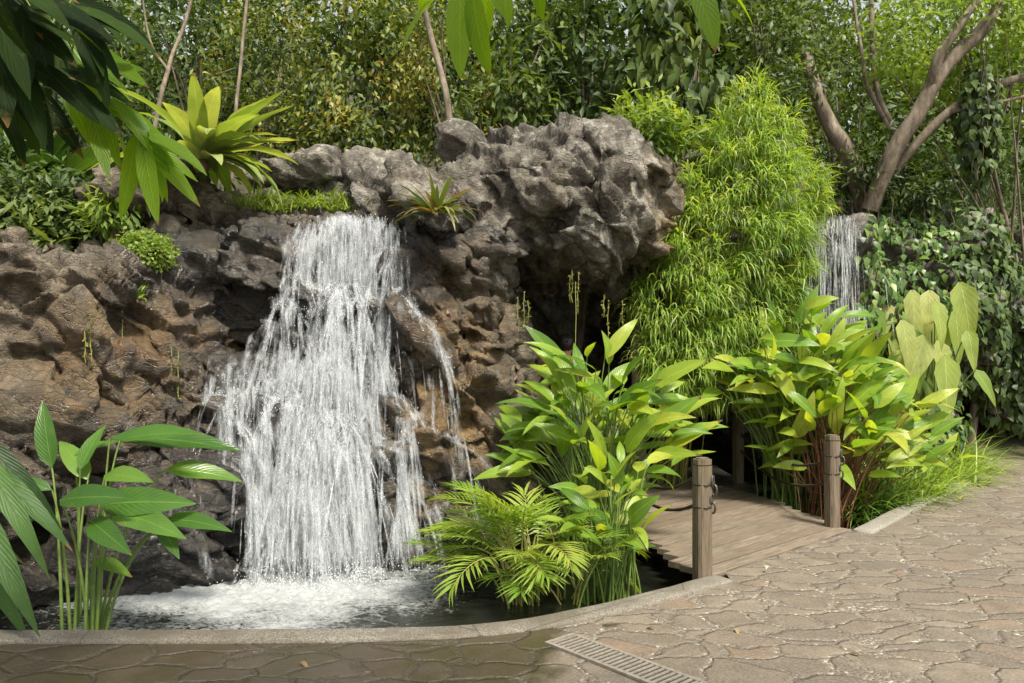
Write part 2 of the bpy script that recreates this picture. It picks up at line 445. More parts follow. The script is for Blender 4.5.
# ================================================================ rocks
formation('left_cliff', [
 (45,340,6.6,112,88,.9,-12),(-60,360,6.4,100,110,.9),(120,310,7.3,70,68,.9,10),(175,345,7.25,62,85,.7,25),(120,420,7.0,110,75,.8),
 (185,400,7.0,58,42,.6,-15),(20,455,6.4,95,75,.8),(95,545,6.5,120,80,.8),(-40,540,6.0,110,100,.8),(190,500,7.0,65,85,.6),(200,300,7.7,50,60,.6,-20),
 (60,430,8.5,330,170,1.3),(215,250,8.2,45,50,.6)], .026, MAT_TAN, 'broad brown cliff of wet folded rock left of the main waterfall', 'cliff', 3, .88, 28)
formation('waterfall_cliff', [
 (322,256,7.85,62,36,.6),(252,262,7.6,52,36,.55,-8),(250,300,7.8,60,40,.5),(335,318,7.55,60,40,.5),(410,305,7.85,32,75,.5,12),(232,425,7.05,42,48,.45),(388,358,7.65,34,38,.45),
 (275,392,7.3,45,35,.5),(330,392,7.25,50,34,.5,10),(238,520,7.0,60,80,.45),(320,450,7.2,75,55,.5),(378,425,7.15,42,38,.4,20),(325,535,7.1,100,70,.5),(392,520,7.0,36,72,.4),
 (330,430,8.6,160,180,.9),(318,350,7.55,50,34,.5)], .022, MAT_ROCK, 'dark wet rock face that the white cascade runs down', 'cliff', 5, .85, 15)
formation('blocky_bank', [
 (425,272,7.6,40,30,.4,32),(428,322,7.45,36,24,.38,28),(418,362,7.4,38,27,.35,10),(470,345,7.7,36,52,.45,-10),(462,402,7.45,42,36,.4,15),
 (430,440,7.3,48,34,.4,8),(492,450,7.6,50,38,.5,20),(438,515,7.25,42,62,.4),(500,510,7.4,62,60,.5),(565,520,7.7,60,55,.5),(452,300,8.1,46,70,.6),
 (450,430,8.5,78,150,.6)], .022, MAT_TAN, 'stacked angular ochre stained blocks right of the main waterfall', 'rocks', 8, .95, 35)
formation('cave_outcrop', [
 (440,212,7.95,56,44,.7,0),(535,180,8.7,92,52,.9,12),(590,184,9.0,70,50,.9),(470,262,8.05,38,58,.55,-15),(600,212,8.35,52,38,.6,35),
 (545,198,8.4,68,42,.6,25),(622,203,8.75,36,46,.5),(668,215,9.7,34,50,.5),(472,340,8.15,25,120,.5,3),(466,410,8.4,32,70,.55),
 (572,228,10.4,108,52,1.6),(436,340,10.2,52,150,1.7),(765,320,11.9,50,150,1.4),(706,275,11.4,55,140,.6),(600,320,13.4,150,150,.8),(640,205,11.8,80,42,1.3),(400,235,8.8,60,60,.7)],
 .027, MAT_ROCK, 'large grey sculpted rock outcrop overhanging the dark cave mouth', 'rock outcrop', 12, .86, 40)
formation('vine_cliff', [
 (832,290,10.25,48,58,.55),(812,350,10.8,40,60,.5),(900,300,11.6,90,100,1.0),(985,320,13,90,90,1.2),(870,390,11.3,70,70,.8),(775,300,11.4,58,110,.7)],
 .045, MAT_ROCK, 'rock bank behind the small waterfall covered in creeping vines', 'cliff', 21, 1.0, 20)
boulder('boulder', 460,150,9.6,22,24,.3, 31, MAT_ROCK, 'small pale grey boulder standing on the ridge left of the outcrop top', 10, .25)
boulder('boulder', 310,178,9.0,62,26,.6, 32, MAT_ROCK, 'long grey boulder lying behind the grassy waterfall lip', -5)
boulder('boulder', 378,182,8.9,36,36,.5, 33, MAT_ROCK, 'upright grey brown boulder between the grassy lip and the rosette plant', 5, .25)
boulder('boulder', 630,144,10.3,44,22,.5, 34, MAT_ROCK, 'dull grey boulder on top of the cave outcrop beside a leafy shrub', 0, .25)
boulder('boulder', 700,160,10.4,24,12,.35, 35, MAT_ROCK, 'pale boulder half hidden between the shrub and the weeping bamboo', 0, .25)
boulder('boulder', 160,205,8.2,66,52,.7, 36, MAT_TAN, 'big rounded brown boulder beneath the birds nest fern', 0, .8)
boulder('stepping_stone', 500,612,5.9,26,9,.22, 37, MAT_ROCK, 'flat grey stone lying in the pool beneath the palm fronds', 0, .12)
boulder('boulder', 1030,395,15.0,26,30,.5, 38, MAT_TAN, 'brown rounded boulder at the far bend of the kerb', 0, .4)
boulder('boulder', 150,600,6.2,34,22,.3, 39, MAT_TAN, 'low wet brown boulder at the pool edge behind the broad leaved clump', 0, .4)

# ================================================================ ground, kerb, path, pool
def catmull(P, n=12):
    P = np.asarray(P, float); P = np.concatenate([[2*P[0]-P[1]], P, [2*P[-1]-P[-2]]]); out = []
    for i in range(1, len(P)-2):
        t = np.linspace(0, 1, n, endpoint=False)[:, None]
        out.append(.5*((2*P[i])+(-P[i-1]+P[i+1])*t+(2*P[i-1]-5*P[i]+4*P[i+1]-P[i+2])*t*t+(-P[i-1]+3*P[i]-3*P[i+1]+P[i+2])*t**3))
    return np.concatenate(out+[P[-2:-1]])
kp = [(-30,9,0),(-14,5.6,0),(-7,4.65,0)]+[ground(*q) for q in [(0,632),(200,632),(400,630),(500,624),(580,610),(640,596),(700,580),(712,577)]]
KERB1 = catmull(kp)
k2 = [ground(*q) for q in [(852,531),(870,522),(900,507),(940,489),(965,476),(976,465),(984,452),(1000,443),(1016,436)]]+[(11.2,14.8,0),(12.0,16.2,0),(14,17.5,0),(20,18.5,0),(40,19,0)]
KERB2 = catmull(k2)
def kerb_offset(K, w):
    T = np.gradient(K, axis=0); nrm = unit(np.stack([T[:, 1], -T[:, 0], 0*T[:, 0]], 1)); return K+nrm*w   # towards the path
def kerb_mesh(K, name, label):
    prof = [(0, -.75), (0, .006), (.012, .018), (.03, .022), (.15, .022), (.172, .018), (.182, .008), (.182, -.04)]
    rows = []
    for w, z in prof:
        q = kerb_offset(K, w).copy(); q[:, 2] = z+.004*noise(q*3, 3); rows.append(q)
    V = np.stack(rows, 1); m, k = V.shape[:2]
    j = np.arange(m-1)[:, None]*k; c = np.arange(k-1)[None]
    f = np.stack([j+c, j+c+k, j+c+k+1, j+c+1], -1).reshape(-1, 4)
    caps = [np.array([list(range(k))]), np.array([list(range(k))[::-1]])+(m-1)*k]
    return tag(mesh_np(name, V.reshape(-1, 3), [f]+caps, MAT_KERB, smooth=True, attrs={'wet': 1-sstep(.2, 2.6, V.reshape(-1, 3)[:, 0])}), kind='structure')
b = N('aggregate_kerb'); P = b.geo()
c = b.ramp(b.noise(P, 120, 3, .7), [(.35, (.055, .046, .035)), (.5, (.17, .15, .118)), (.65, (.36, .335, .28))])
c = b.mix(b.ramp(b.noise(P, 1.6, 8, .7), [(.38, .0), (.6, .75)]), c, (.085, .07, .045))
c = b.mix(b.math('SUBTRACT', 1., b.attr('wet')), c, b.mix(.22, c, (.5, .48, .42)))  # paler to the right; the darker left carries both damp and painted shade
c = b.mix(b.ramp(b.vor(P, .7, 'DISTANCE_TO_EDGE'), [(.0, .8), (.004, 0.)]), c, (.03, .025, .02))
MAT_KERB = b.done(b.bsdf(c, .8, b.bump(b.noise(P, 120, 3, .7), .6, .008)))
kerb_mesh(KERB1, 'kerb', ''); kerb_mesh(KERB2, 'kerb', '')

# path : one sheet from the kerb lines to behind the camera
b = N('crazy_paving'); P = b.geo()
wv = b.t.nodes.new('ShaderNodeVectorMath'); wv.operation = 'SCALE'; b.t.links.new(b.noise(P, 2.2, 3, .5, 0, 1), wv.inputs[0]); wv.inputs['Scale'].default_value = .34
wa = b.t.nodes.new('ShaderNodeVectorMath'); wa.operation = 'ADD'; b.t.links.new(P, wa.inputs[0]); b.t.links.new(wv.outputs[0], wa.inputs[1])
Q = b.map(wa.outputs[0], (3.0, 4.7, 0.0), (0, 0, .35))
edge = b.vor(Q, 1.0, 'DISTANCE_TO_EDGE'); cell = b.vor(Q, 1.0, 'F1', 'Color')
edge = b.math('ADD', edge, b.math('MULTIPLY', b.math('SUBTRACT', b.noise(P, 28, 4, .7), .5), .07))
sep = b.t.nodes.new('ShaderNodeSeparateColor'); b.t.links.new(cell, sep.inputs[0])
st = b.ramp(sep.outputs[0], [(0, (.135, .107, .076)), (.25, (.19, .157, .112)), (.42, (.12, .097, .074)), (.6, (.205, .167, .115)), (.78, (.145, .12, .092)), (.9, (.185, .128, .080)), (1, (.175, .143, .10))])
st = b.mix(b.ramp(b.noise(P, 5, 7, .7), [(.38, .0), (.62, .65)]), st, (.085, .068, .05))
st = b.mix(b.ramp(b.noise(P, 60, 4, .7), [(.45, .0), (.75, .5)]), st, (.34, .30, .25))
peb = b.vor(P, 62, 'F1', 'Color'); s2 = b.t.nodes.new('ShaderNodeSeparateColor'); b.t.links.new(peb, s2.inputs[0])
mort = b.ramp(s2.outputs[0], [(0, (.12, .10, .075)), (.55, (.19, .16, .12)), (.78, (.22, .19, .15)), (.92, (.34, .30, .24)), (1, (.55, .51, .44))])
dirt = b.ramp(b.noise(P, 2.3, 5, .7), [(.42, 0.), (.6, 1.)])
mort = b.mix(b.math('MULTIPLY', dirt, .75), mort, (.13, .105, .08))
jm = b.ramp(edge, [(.03, 1.), (.065, 0.)])
col = b.mix(jm, st, mort)
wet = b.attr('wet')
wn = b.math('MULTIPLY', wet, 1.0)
wet_shade = b.ramp(b.math('ADD', wet, b.math('MULTIPLY', b.math('SUBTRACT', b.noise(P, 2.1, 6, .6), .5), .9)), [(.45, 0.), (.6, 1.)])
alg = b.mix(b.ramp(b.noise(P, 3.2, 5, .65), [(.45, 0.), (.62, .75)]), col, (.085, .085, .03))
col = b.mix(wet_shade, col, b.mix(.74, alg, (.035, .025, .012)))  # wet stain, darkened further to paint in the near left shade
rough = b.math('SUBTRACT', .82, b.math('MULTIPLY', wet_shade, .42))
h = b.math('ADD', b.math('MULTIPLY', b.ramp(edge, [(.02, 0.), (.09, 1.)]), .8), b.math('ADD', b.math('MULTIPLY', b.noise(P, 16, 6, .7), .5), b.math('MULTIPLY', b.vor(P, 62, 'F1'), b.math('MULTIPLY', jm, -.9))))
MAT_PATH = b.done(b.bsdf(col, rough, b.bump(h, .9, .013), .4))

edge1 = kerb_offset(KERB1, .178); edge2 = kerb_offset(KERB2, .178)
line = np.concatenate([edge1, [KERB1[-1]+unit((KERB2[0]-KERB1[-1])[None])[0]*.17, KERB2[0]+[-.004, 0, 0]], edge2]); line = line[np.concatenate([[True], np.diff(line[:, 0]) > .0008])] if False else line
# strips from the kerb line down to y = -14, column by column
ts = np.concatenate([[0], np.cumsum(np.linspace(.05, 1.4, 26))]); ts = ts/ts[-1]
far = np.stack([line[:, 0]*1.0+(line[:, 1]-5)*.4, np.full(len(line), -14.), np.zeros(len(line))], 1)
V = line[None]*(1-ts)[:, None, None]+far[None]*ts[:, None, None]; V[..., 2] = 0
r_, c_ = V.shape[:2]; V = V.reshape(-1, 3)
V[:, 2] = .006*noise(V*np.array([.8, .8, 1]), 9)
j = np.arange(r_-1)[:, None]*c_; c = np.arange(c_-1)[None]
f = np.stack([j+c, j+c_+c, j+c_+c+1, j+c+1], -1).reshape(-1, 4)
wet_shade_v = (1-sstep(-.35, .75, V[:, 0]-.25*(V[:, 1]-4)+.25*noise(V*1.5, 4)))*(sstep(2.4, 3.2, V[:, 1]))  # wet area at the near left, also the extent of its painted shade
wet_shade_v = np.maximum(wet_shade_v, .75*np.exp(-((V[:, 0]-.62)/.17)**2-((V[:, 1]-4.66)/.1)**2))
tag(mesh_np('path', V, f, MAT_PATH, attrs={'wet': wet_shade_v}), kind='structure')

def hill(X, Y):
    base = sstep(8.6, 10.2, Y)*2.55*(1-sstep(2.3, 3.6, X))+np.clip(Y-10, 0, 60)*.42*(1-.35*sstep(3, 8, X))
    rim = sstep(9.5, 13, Y-.55*np.abs(X-4))*.6
    corridor = sstep(-.3, .1, X)*(1-sstep(3.3, 3.9, X))*(1-sstep(12.0, 13.4, Y))
    z = -.62+(base+rim)*(1-corridor)+.6*sstep(16.5, 19, Y)*0
    z = z+.25*noise(np.stack([X*.4, Y*.4, X*0], -1).reshape(-1, 3), 8).reshape(X.shape)*sstep(9, 12, Y)
    z = np.where((Y < 19) & (X > 10.5), np.minimum(z, -.35), z)
    return z
xs = np.concatenate([np.linspace(-90, -14, 20), np.linspace(-13, 22, 120), np.linspace(24, 100, 20)]); ys = np.concatenate([np.linspace(-30, 2, 10), np.linspace(3, 22, 80), np.linspace(24, 140, 25)])
X, Y = np.meshgrid(xs, ys); Z = hill(X, Y); V = np.stack([X, Y, Z], -1).reshape(-1, 3); nx = len(xs)
j = np.arange(len(ys)-1)[:, None]*nx; c = np.arange(nx-1)[None]
f = np.stack([j+c, j+c+1, j+nx+c+1, j+nx+c], -1).reshape(-1, 4)
b = N('forest_soil'); P = b.geo()
c = b.ramp(b.noise(P, 3, 8, .7), [(.3, (.02, .018, .01)), (.5, (.05, .045, .02)), (.7, (.05, .07, .02))])
tag(mesh_np('ground', V, f, b.done(b.bsdf(c, .95, b.bump(b.noise(P, 12, 5, .7), .8, .05)))), kind='structure')
# cave floor and far bank seen beyond the bridge
# ---- water
xs = np.concatenate([np.arange(-9, -4.2, .15), np.arange(-4.2, .6, .018), np.arange(.6, 16, .12)]); ys = np.concatenate([np.arange(3.4, 4.4, .3), np.arange(4.4, 7.4, .018), np.arange(7.4, 17, .15)])
X, Y = np.meshgrid(xs, ys); nx = len(xs); V = np.stack([X, Y, X*0], -1).reshape(-1, 3)
def impact(V):
    dx = np.where(V[:, 0] < -1.75, (V[:, 0]+1.75)/1.35, (V[:, 0]+1.75)/1.05); dy = (V[:, 1]-6.45)/1.3
    return np.clip((1.6-np.hypot(dx, dy))/1.1, 0, 1)*(.88+.9*noise(V*np.array([1.6, 1.6, 0])+5, 12))
im = impact(V)
V[:, 2] = WZ+(.004*fbm(V*np.array([5, 7, 1]), 3, 2)+im*(.035*fbm(V*np.array([9, 13, 1]), 4, 6)+.02*ridged(V*np.array([16, 22, 1]), 2, 9)))
j = np.arange(len(ys)-1)[:, None]*nx; c = np.arange(nx-1)[None]
f = np.stack([j+c, j+c+1, j+nx+c+1, j+nx+c], -1).reshape(-1, 4)
b = N('pool_water'); P = b.geo(); fo = b.attr('foam')
pat = b.noise(b.map(P, (1, 1.5, 1)), 7, 8, .72, 1.2); pat2 = b.noise(b.map(P, (1, 1.7, 1)), 30, 5, .7, .8)
mm = b.math('ADD', b.math('ADD', b.math('MULTIPLY', pat, .5), b.math('MULTIPLY', pat2, .5)), b.math('SUBTRACT', b.math('MULTIPLY', fo, .36), .22))
mask = b.ramp(mm, [(.37, 0.), (.44, .5), (.58, 1.)])
mask = b.math('MULTIPLY', mask, b.ramp(fo, [(.01, 0.), (.1, 1.)]))
wat = b.bsdf((.012, .014, .010), .06, b.bump(b.noise(P, 13, 5, .65), .5, .015), .5)
foam = b.bsdf((.46, .48, .48), .5, b.bump(b.noise(P, 34, 6, .75), 1., .03))
tag(mesh_np('pool_water', V, f, b.done(b.mixs(mask, wat, foam)), attrs={'foam': im}), kind='structure')

# ================================================================ waterfalls
RV = np.concatenate([v for v, f in ROCKS[:4]]); RF = []; n = 0
for v, f in ROCKS[:4]:
    RF.append(f+n); n += len(v)
BV = BVHTree.FromPolygons(RV.tolist(), np.concatenate(RF).tolist())
b = N('falling_water'); r = b.attr('rnd')
p = b.bsdf((.82, .85, .87), .35, None, .5)
tl = b.t.nodes.new('ShaderNodeBsdfTranslucent'); tl.inputs[0].default_value = (.85, .88, .9, 1)
tp = b.t.nodes.new('ShaderNodeBsdfTransparent')
core = b.mixs(.45, p, tl.outputs[0])
uvs = b.t.nodes.new('ShaderNodeSeparateXYZ'); b.t.links.new(b.coord('UV'), uvs.inputs[0])
al = b.math('MULTIPLY', b.ramp(b.noise(b.map(b.geo(), (1, 1, .25)), 90, 3, .7), [(.38, .15), (.6, 1.)]), b.math('ADD', b.math('MULTIPLY', r, .6), .25), clamp=True)
fade = b.math('SQRT', b.math('MULTIPLY', b.math('MULTIPLY', uvs.outputs[1], b.math('SUBTRACT', 1., uvs.outputs[1])), 4., True))
al = b.math('MULTIPLY', al, fade)
MAT_FALL = b.done(b.mixs(al, tp.outputs[0], core))

b = N('water_veil')
p = b.bsdf((.82, .85, .87), .4, None, .3); tl = b.t.nodes.new('ShaderNodeBsdfTranslucent'); tl.inputs[0].default_value = (.85, .88, .9, 1); tp = b.t.nodes.new('ShaderNodeBsdfTransparent')
uvs = b.t.nodes.new('ShaderNodeSeparateXYZ'); b.t.links.new(b.coord('UV'), uvs.inputs[0])
soft = b.math('MULTIPLY', uvs.outputs[0], b.math('SUBTRACT', 1., uvs.outputs[0])); soft = b.math('MULTIPLY', soft, 4.)
nz = b.ramp(b.noise(b.map(b.geo(), (1, 1, .16)), 120, 4, .8), [(.42, 0.), (.62, .8)])
fade = b.math('MULTIPLY', b.math('MULTIPLY', uvs.outputs[1], b.math('SUBTRACT', 1., uvs.outputs[1])), 3.2, True)
MAT_VEIL = b.done(b.mixs(b.math('MULTIPLY', b.math('MULTIPLY', soft, nz), fade), tp.outputs[0], b.mixs(.5, p, tl.outputs[0])))

b = N('water_sheet')
p = b.bsdf((.80, .83, .85), .4, None, .3); tl = b.t.nodes.new('ShaderNodeBsdfTranslucent'); tl.inputs[0].default_value = (.85, .88, .9, 1); tp = b.t.nodes.new('ShaderNodeBsdfTransparent')
uvs = b.t.nodes.new('ShaderNodeSeparateXYZ'); b.t.links.new(b.coord('UV'), uvs.inputs[0])
def hump(o): return b.math('MULTIPLY', b.math('MULTIPLY', o, b.math('SUBTRACT', 1., o)), 4.)
MAT_SHEET = b.done(b.mixs(b.math('MULTIPLY', b.math('MULTIPLY', hump(uvs.outputs[0]), hump(uvs.outputs[1])), b.ramp(b.noise(b.map(b.geo(), (1, 1, .2)), 45, 4, .75), [(.4, .03), (.65, .42)])), tp.outputs[0], b.mixs(.5, p, tl.outputs[0])))

def simulate(starts, vels, steps=110, dt=.018, seed=0, splash=.35):
    R = np.random.default_rng(seed); trajs = []
    for p, v in zip(starts, vels):
        p = Vector(p); v = Vector(v); tr = [p.copy()]
        for k in range(steps):
            v.z -= 9.8*dt; v *= .992
            step = v*dt; L = step.length
            hit = BV.ray_cast(p, step/L, L+.012) if L > 1e-6 else (None,)
            if hit[0] is not None:
                nn = hit[1]
                if nn.dot(v) > 0: nn = -nn
                p = hit[0]+nn*.014
                vn = v.dot(nn); v = (v-nn*vn)*.6-nn*vn*splash*R.random()
                v += Vector(R.normal(0, .10, 3).tolist())
                if v.y > -.05: v.y -= .08
            else: p = p+step
            tr.append(p.copy())
            if p.z < WZ+.01: break
        trajs.append(np.array([q[:] for q in tr]))
    return trajs

def streaks(G, trajs, R, per=3, wmin=.003, wmax=.009, lmin=3, lmax=10):
    eye = np.array([0, 0, CAMZ])
    for tr in trajs:
        m = len(tr)
        if m < 6: continue
        for _ in range(per):
            ln = R.integers(lmin, lmax); s = R.integers(0, max(1, m-ln)); q = tr[s:s+ln+1]
            if len(q) < 3: continue
            q = q+R.normal(0, .004, 3)
            T = unit(np.gradient(q, axis=0)); az = R.normal(0, .9)
            fc = np.array([math.sin(az), -math.cos(az), 0.])
            sd = unit(np.cross(T, fc)); w = R.uniform(wmin, wmax)*np.sin(np.linspace(.25, np.pi-.12, len(q)))
            V = np.stack([q-sd*w[:, None], q+sd*w[:, None]], 1).reshape(-1, 3)
            j = np.arange(len(q)-1)*2
            uv = np.stack([np.tile([0., 1.], len(q)), np.repeat(np.linspace(0, 1, len(q)), 2)], 1)
            G.add(V, np.stack([j, j+1, j+3, j+2], 1), uv, np.full(len(V), R.random()))

def drops(G, C, rad):
    o = np.array([[1, 0, 0], [-1, 0, 0], [0, 1, 0], [0, -1, 0], [0, 0, 1.7], [0, 0, -1.7]])
    fc = np.array([[0, 2, 4], [2, 1, 4], [1, 3, 4], [3, 0, 4], [2, 0, 5], [1, 2, 5], [3, 1, 5], [0, 3, 5]])
    V = (C[:, None]+o[None]*rad[:, None, None]).reshape(-1, 3)
    G.add(V, (fc[None]+np.arange(len(C))[:, None, None]*6).reshape(-1, 3), None, np.full(len(V), 1.))

def emit(px0, px1, py, Y, n, R, vy=(-.9, -.35)):
    P = np.array([at(x, py, Y) for x in R.uniform(px0, px1, n)]); P[:, 1] += R.uniform(-.12, .12, n); P[:, 2] += R.uniform(-.02, .05, n)
    V = np.stack([R.normal(0, .16, n), R.uniform(*vy, n), R.uniform(-.2, .1, n)], 1); return P, V
R = np.random.default_rng(5)
tr_all = []
def stream(cx, sx, py, Y, n, vy, vxo=0., splash=.35):
    n = int(n*1.25)
    P_ = np.array([at(x, py, Y) for x in R.normal(cx, sx, n)]); P_[:, 1] += R.uniform(-.08, .08, n); P_[:, 2] += R.uniform(-.02, .06, n) if py < 260 else R.normal(.03, .11, n)
    V_ = np.stack([R.normal(vxo, .09, n), R.uniform(*vy, n), R.uniform(-.3, .1, n)], 1)
    return simulate(P_.tolist(), V_.tolist(), seed=int(n+cx), splash=splash)
for a_ in [(352, 8, 219, 7.3, 260, (-.35, -.1)), (334, 6, 220, 7.3, 100, (-.4, -.1), -.12), (374, 6, 221, 7.3, 80, (-.3, 0), .05), (312, 7, 226, 7.25, 70, (-.4, -.1), -.3), (390, 5, 226, 7.25, 45, (-.3, -.1), .1), (295, 6, 240, 7.2, 30, (-.3, -.1), -.2),
           (298, 13, 370, 6.8, 210, (-.2, .1), -.1), (326, 13, 372, 6.75, 260, (-.2, .1)), (318, 26, 430, 6.6, 90, (-.1, .1)), (352, 8, 395, 6.75, 60, (-.2, .1), .1),
           (262, 9, 366, 6.8, 45, (-.2, .1), -.4), (228, 9, 378, 6.65, 40, (-.2, .1), -.1), (247, 5, 392, 6.6, 16, (-.1, .1)), (212, 5, 395, 6.7, 12, (-.1, .1)), (386, 6, 405, 6.8, 36, (-.1, .1), .1), (403, 4, 450, 6.65, 40, (-.05, .1), .05), (384, 6, 335, 7.0, 34, (-.2, .1))]:
    tr_all += stream(*a_)
wf = empty('waterfall', at(330, 400, 7.1), 'wide white main cascade tumbling down dark rocks into the foaming pool', 'waterfall')
G = Geo(); streaks(G, tr_all, R, 6, .0015, .0045, 2, 7)
G.build('water_streaks', MAT_FALL, wf)
G = Geo(); streaks(G, tr_all, R, 8, .008, .028, 3, 11); G.build('water_veil', MAT_VEIL, wf)
G = Geo(); streaks(G, tr_all, R, 2, .03, .07, 4, 12); G.build('water_sheet', MAT_SHEET, wf)
G = Geo(); allp = np.concatenate([t[3:] for t in tr_all if len(t) > 6]); q = allp[R.integers(0, len(allp), 5200)]
drops(G, q+R.normal(0, .035, q.shape), R.uniform(.0015, .0042, len(q)))
ends = np.array([t[-1] for t in tr_all if t[-1][2] < WZ+.08]); q = ends[R.integers(0, len(ends), 2600)]
off = R.normal(0, 1, q.shape)*np.array([.10, .10, .0])+np.stack([np.zeros(len(q)), np.full(len(q), -.05), np.abs(R.normal(0, .085, len(q)))], 1)
drops(G, q+off, R.uniform(.0015, .0045, len(q)))
b = N('spray'); MAT_SPRAY = b.done(b.bsdf((.85, .87, .88), .3, None, .5))
G.build('spray', MAT_SPRAY, wf)
# small waterfall beside the bamboo
BV_main = BV
v, f = ROCKS[4]; BV = BVHTree.FromPolygons(v.tolist(), f.tolist())
P_, V_ = emit(812, 852, 218, 9.5, 300, R, (-.15, .1)); tr2 = simulate(P_.tolist(), V_.tolist(), 80, seed=3, splash=.08)
P_, V_ = emit(846, 852, 220, 9.45, 60, R, (-.1, .05)); tr2 += simulate(P_.tolist(), V_.tolist(), 80, seed=4, splash=.08)
w2 = empty('small_waterfall', at(835, 300, 9.5), 'thin veil of water falling behind the leafy clump right of the weeping bamboo', 'waterfall')
G = Geo(); streaks(G, tr2, R, 3, .003, .008); G.build('water_streaks', MAT_FALL, w2)

# ================================================================ bridge
WOOD = N('weathered_wood'); P = WOOD.geo(); r = WOOD.attr('rnd')
gr = WOOD.noise(WOOD.map(WOOD.map(P, (1, 1, 1), (0, 0, -.74)), (1.4, 26, 26)), 3.2, 7, .7, .3)
c = WOOD.ramp(gr, [(.32, (.06, .044, .03)), (.5, (.18, .14, .10)), (.68, (.33, .27, .205))])
c = WOOD.mix(WOOD.math('MULTIPLY', r, .7), c, (.12, .085, .055))
c = WOOD.mix(WOOD.ramp(WOOD.noise(P, 2.5, 5, .7), [(.5, 0.), (.7, .5)]), c, (.09, .09, .05))
MAT_WOOD = WOOD.done(WOOD.bsdf(c, .8, WOOD.bump(gr, .7, .012)))
POSTM = N('post_wood'); P = POSTM.geo()
gr = POSTM.noise(POSTM.map(P, (22, 22, 1.2)), 3.2, 7, .7, .4)
c = POSTM.ramp(gr, [(.3, (.05, .036, .022)), (.5, (.14, .105, .068)), (.7, (.24, .19, .135))])
c = POSTM.mix(POSTM.ramp(POSTM.noise(P, 5, 5, .6), [(.5, 0.), (.7, .5)]), c, (.12, .11, .05))
MAT_POST = POSTM.done(POSTM.bsdf(c, .8, POSTM.bump(gr, .8, .012)))
MAT_ROPE = flat('dark_rope', (.045, .032, .022), .8, .5, 90)
MAT_METAL = flat('rusty_shackle', (.10, .09, .075), .45, .4, 60, Metallic=.7)
A = KERB1[-1]+[-.02, .0, 0]; B = KERB2[0]+[.0, .0, 0]; dirL = np.array([-.13, 1., 0]); dirL /= np.linalg.norm(dirL)
bridge = empty('footbridge', (A+B)/2, 'weathered wooden plank footbridge with roped posts leading to the cave', 'bridge')
G = Geo(); wdir = unit((B-A)[None])[0]; perp = np.array([-wdir[1], wdir[0], 0])
nPl = 30; stepv = .152
for i in range(nPl):
    s_ = i*stepv/abs(perp@dirL); bend = max(0, s_-1.6)
    l = A+dirL*s_+np.array([-.20*bend, 0, 0])*1; r2 = B+dirL*s_+np.array([-.24*bend, 0, 0])
    l = l+wdir*(-.06+rng.uniform(-.05, .03)+ (.0 if i else .12)); r2 = r2+wdir*rng.uniform(-.03, .05)
    if i == 0: l = l+wdir*.02
    c0 = (l+r2)/2+perp*.078; L = np.linalg.norm(r2-l)/2
    d0 = unit((r2-l)[None])[0]; ax = np.array([d0, np.cross([0, 0, 1], d0), [0, 0, 1]])
    a_ = rng.normal(0, .004); ax[0] = unit((ax[0]+np.array([0, 0, a_]))[None])[0]
    G.box(c0+np.array([0, 0, -.012+rng.uniform(-.003, .003)]), (L, .0735, .022), ax, rnd=rng.random())
G.build('deck', MAT_WOOD, bridge, smooth=False)
for off in (.25, 1.1, 1.95):
    G = Geo(); s0 = A+wdir*off; G.tube([s0+np.array([0, .1, -.07]), s0+dirL*2+np.array([0, 0, -.07]), s0+dirL*4.2+np.array([-.5, 0, -.07])], .05, 4); G.build('beam', MAT_WOOD, bridge, smooth=False)
def post(c, top, rot, half=.058):
    G = Geo(); a = rot; ax = np.array([[math.cos(a), math.sin(a), 0], [-math.sin(a), math.cos(a), 0], [0, 0, 1]])
    zb = -.55; c = np.asarray(c)
    G.box(c+np.array([0, 0, (zb+top-.05)/2]), (half, half, (top-.05-zb)/2), ax, .02)
    G.box(c+np.array([0, 0, top-.046]), (half*.86, half*.86, .006), ax, .02)
    G.box(c+np.array([0, 0, top-.022]), (half, half, .018), ax, .026)
    G.box(c+np.array([0, 0, top]), (half*.72, half*.72, .006), ax, .02)
    return G.build('post', MAT_POST, bridge, smooth=False)
P1 = np.array([1.36, 5.72, 0]); P2 = np.array([2.93, 7.32, 0]); P3 = P2+np.array([-.14, 2.55, 0]); P4 = P1+np.array([-.33, 2.5, 0])
for c0, t0 in ((P1, .84), (P2, .845), (P3, .84), (P4, .84)): post(c0, t0, math.radians(20))
def rope(p, q, sag, rad=.013):
    t = np.linspace(0, 1, 22)[:, None]; pts = p*(1-t)+q*t; pts[:, 2] -= (sag*4*t*(1-t))[:, 0]
    G = Geo(); G.tube(pts, rad*(1+.12*np.sin(np.arange(22)*2.4)), 7); G.build('rope', MAT_ROPE, bridge)
for z in (.70, .50):
    rope(P1+[-.05, .03, z], P4+[.03, -.05, z], .24 if z > .6 else .20)
for z in (.70, .50):
    rope(P2+[-.05, .03, z-.1], P3+[.03, -.05, z-.1], .16)
def chain(c0, n=4):
    G = Geo()
    for i in range(n):
        cc = c0+np.array([.068+.012*math.sin(i*2.1), -.03, .68-i*.062]); a = np.linspace(0, 2*np.pi, 12)
        e1 = unit(np.array([[.7, -.7, .0]]))[0] if i % 2 else unit(np.array([[.5, .8, .1]]))[0]
        pts = cc+np.cos(a)[:, None]*e1*.02+np.sin(a)[:, None]*np.array([0, 0, .04])
        G.tube(pts, .0085, 6, cap=False)
    a = np.linspace(0, 2*np.pi, 10)
    for z in (.66, .5): G.tube(c0+np.stack([.066*np.cos(a), .066*np.sin(a), np.full(10, z)], 1), .008, 5, cap=False)
    return G.build('shackle', MAT_METAL, bridge)
chain(P1); chain(P2)

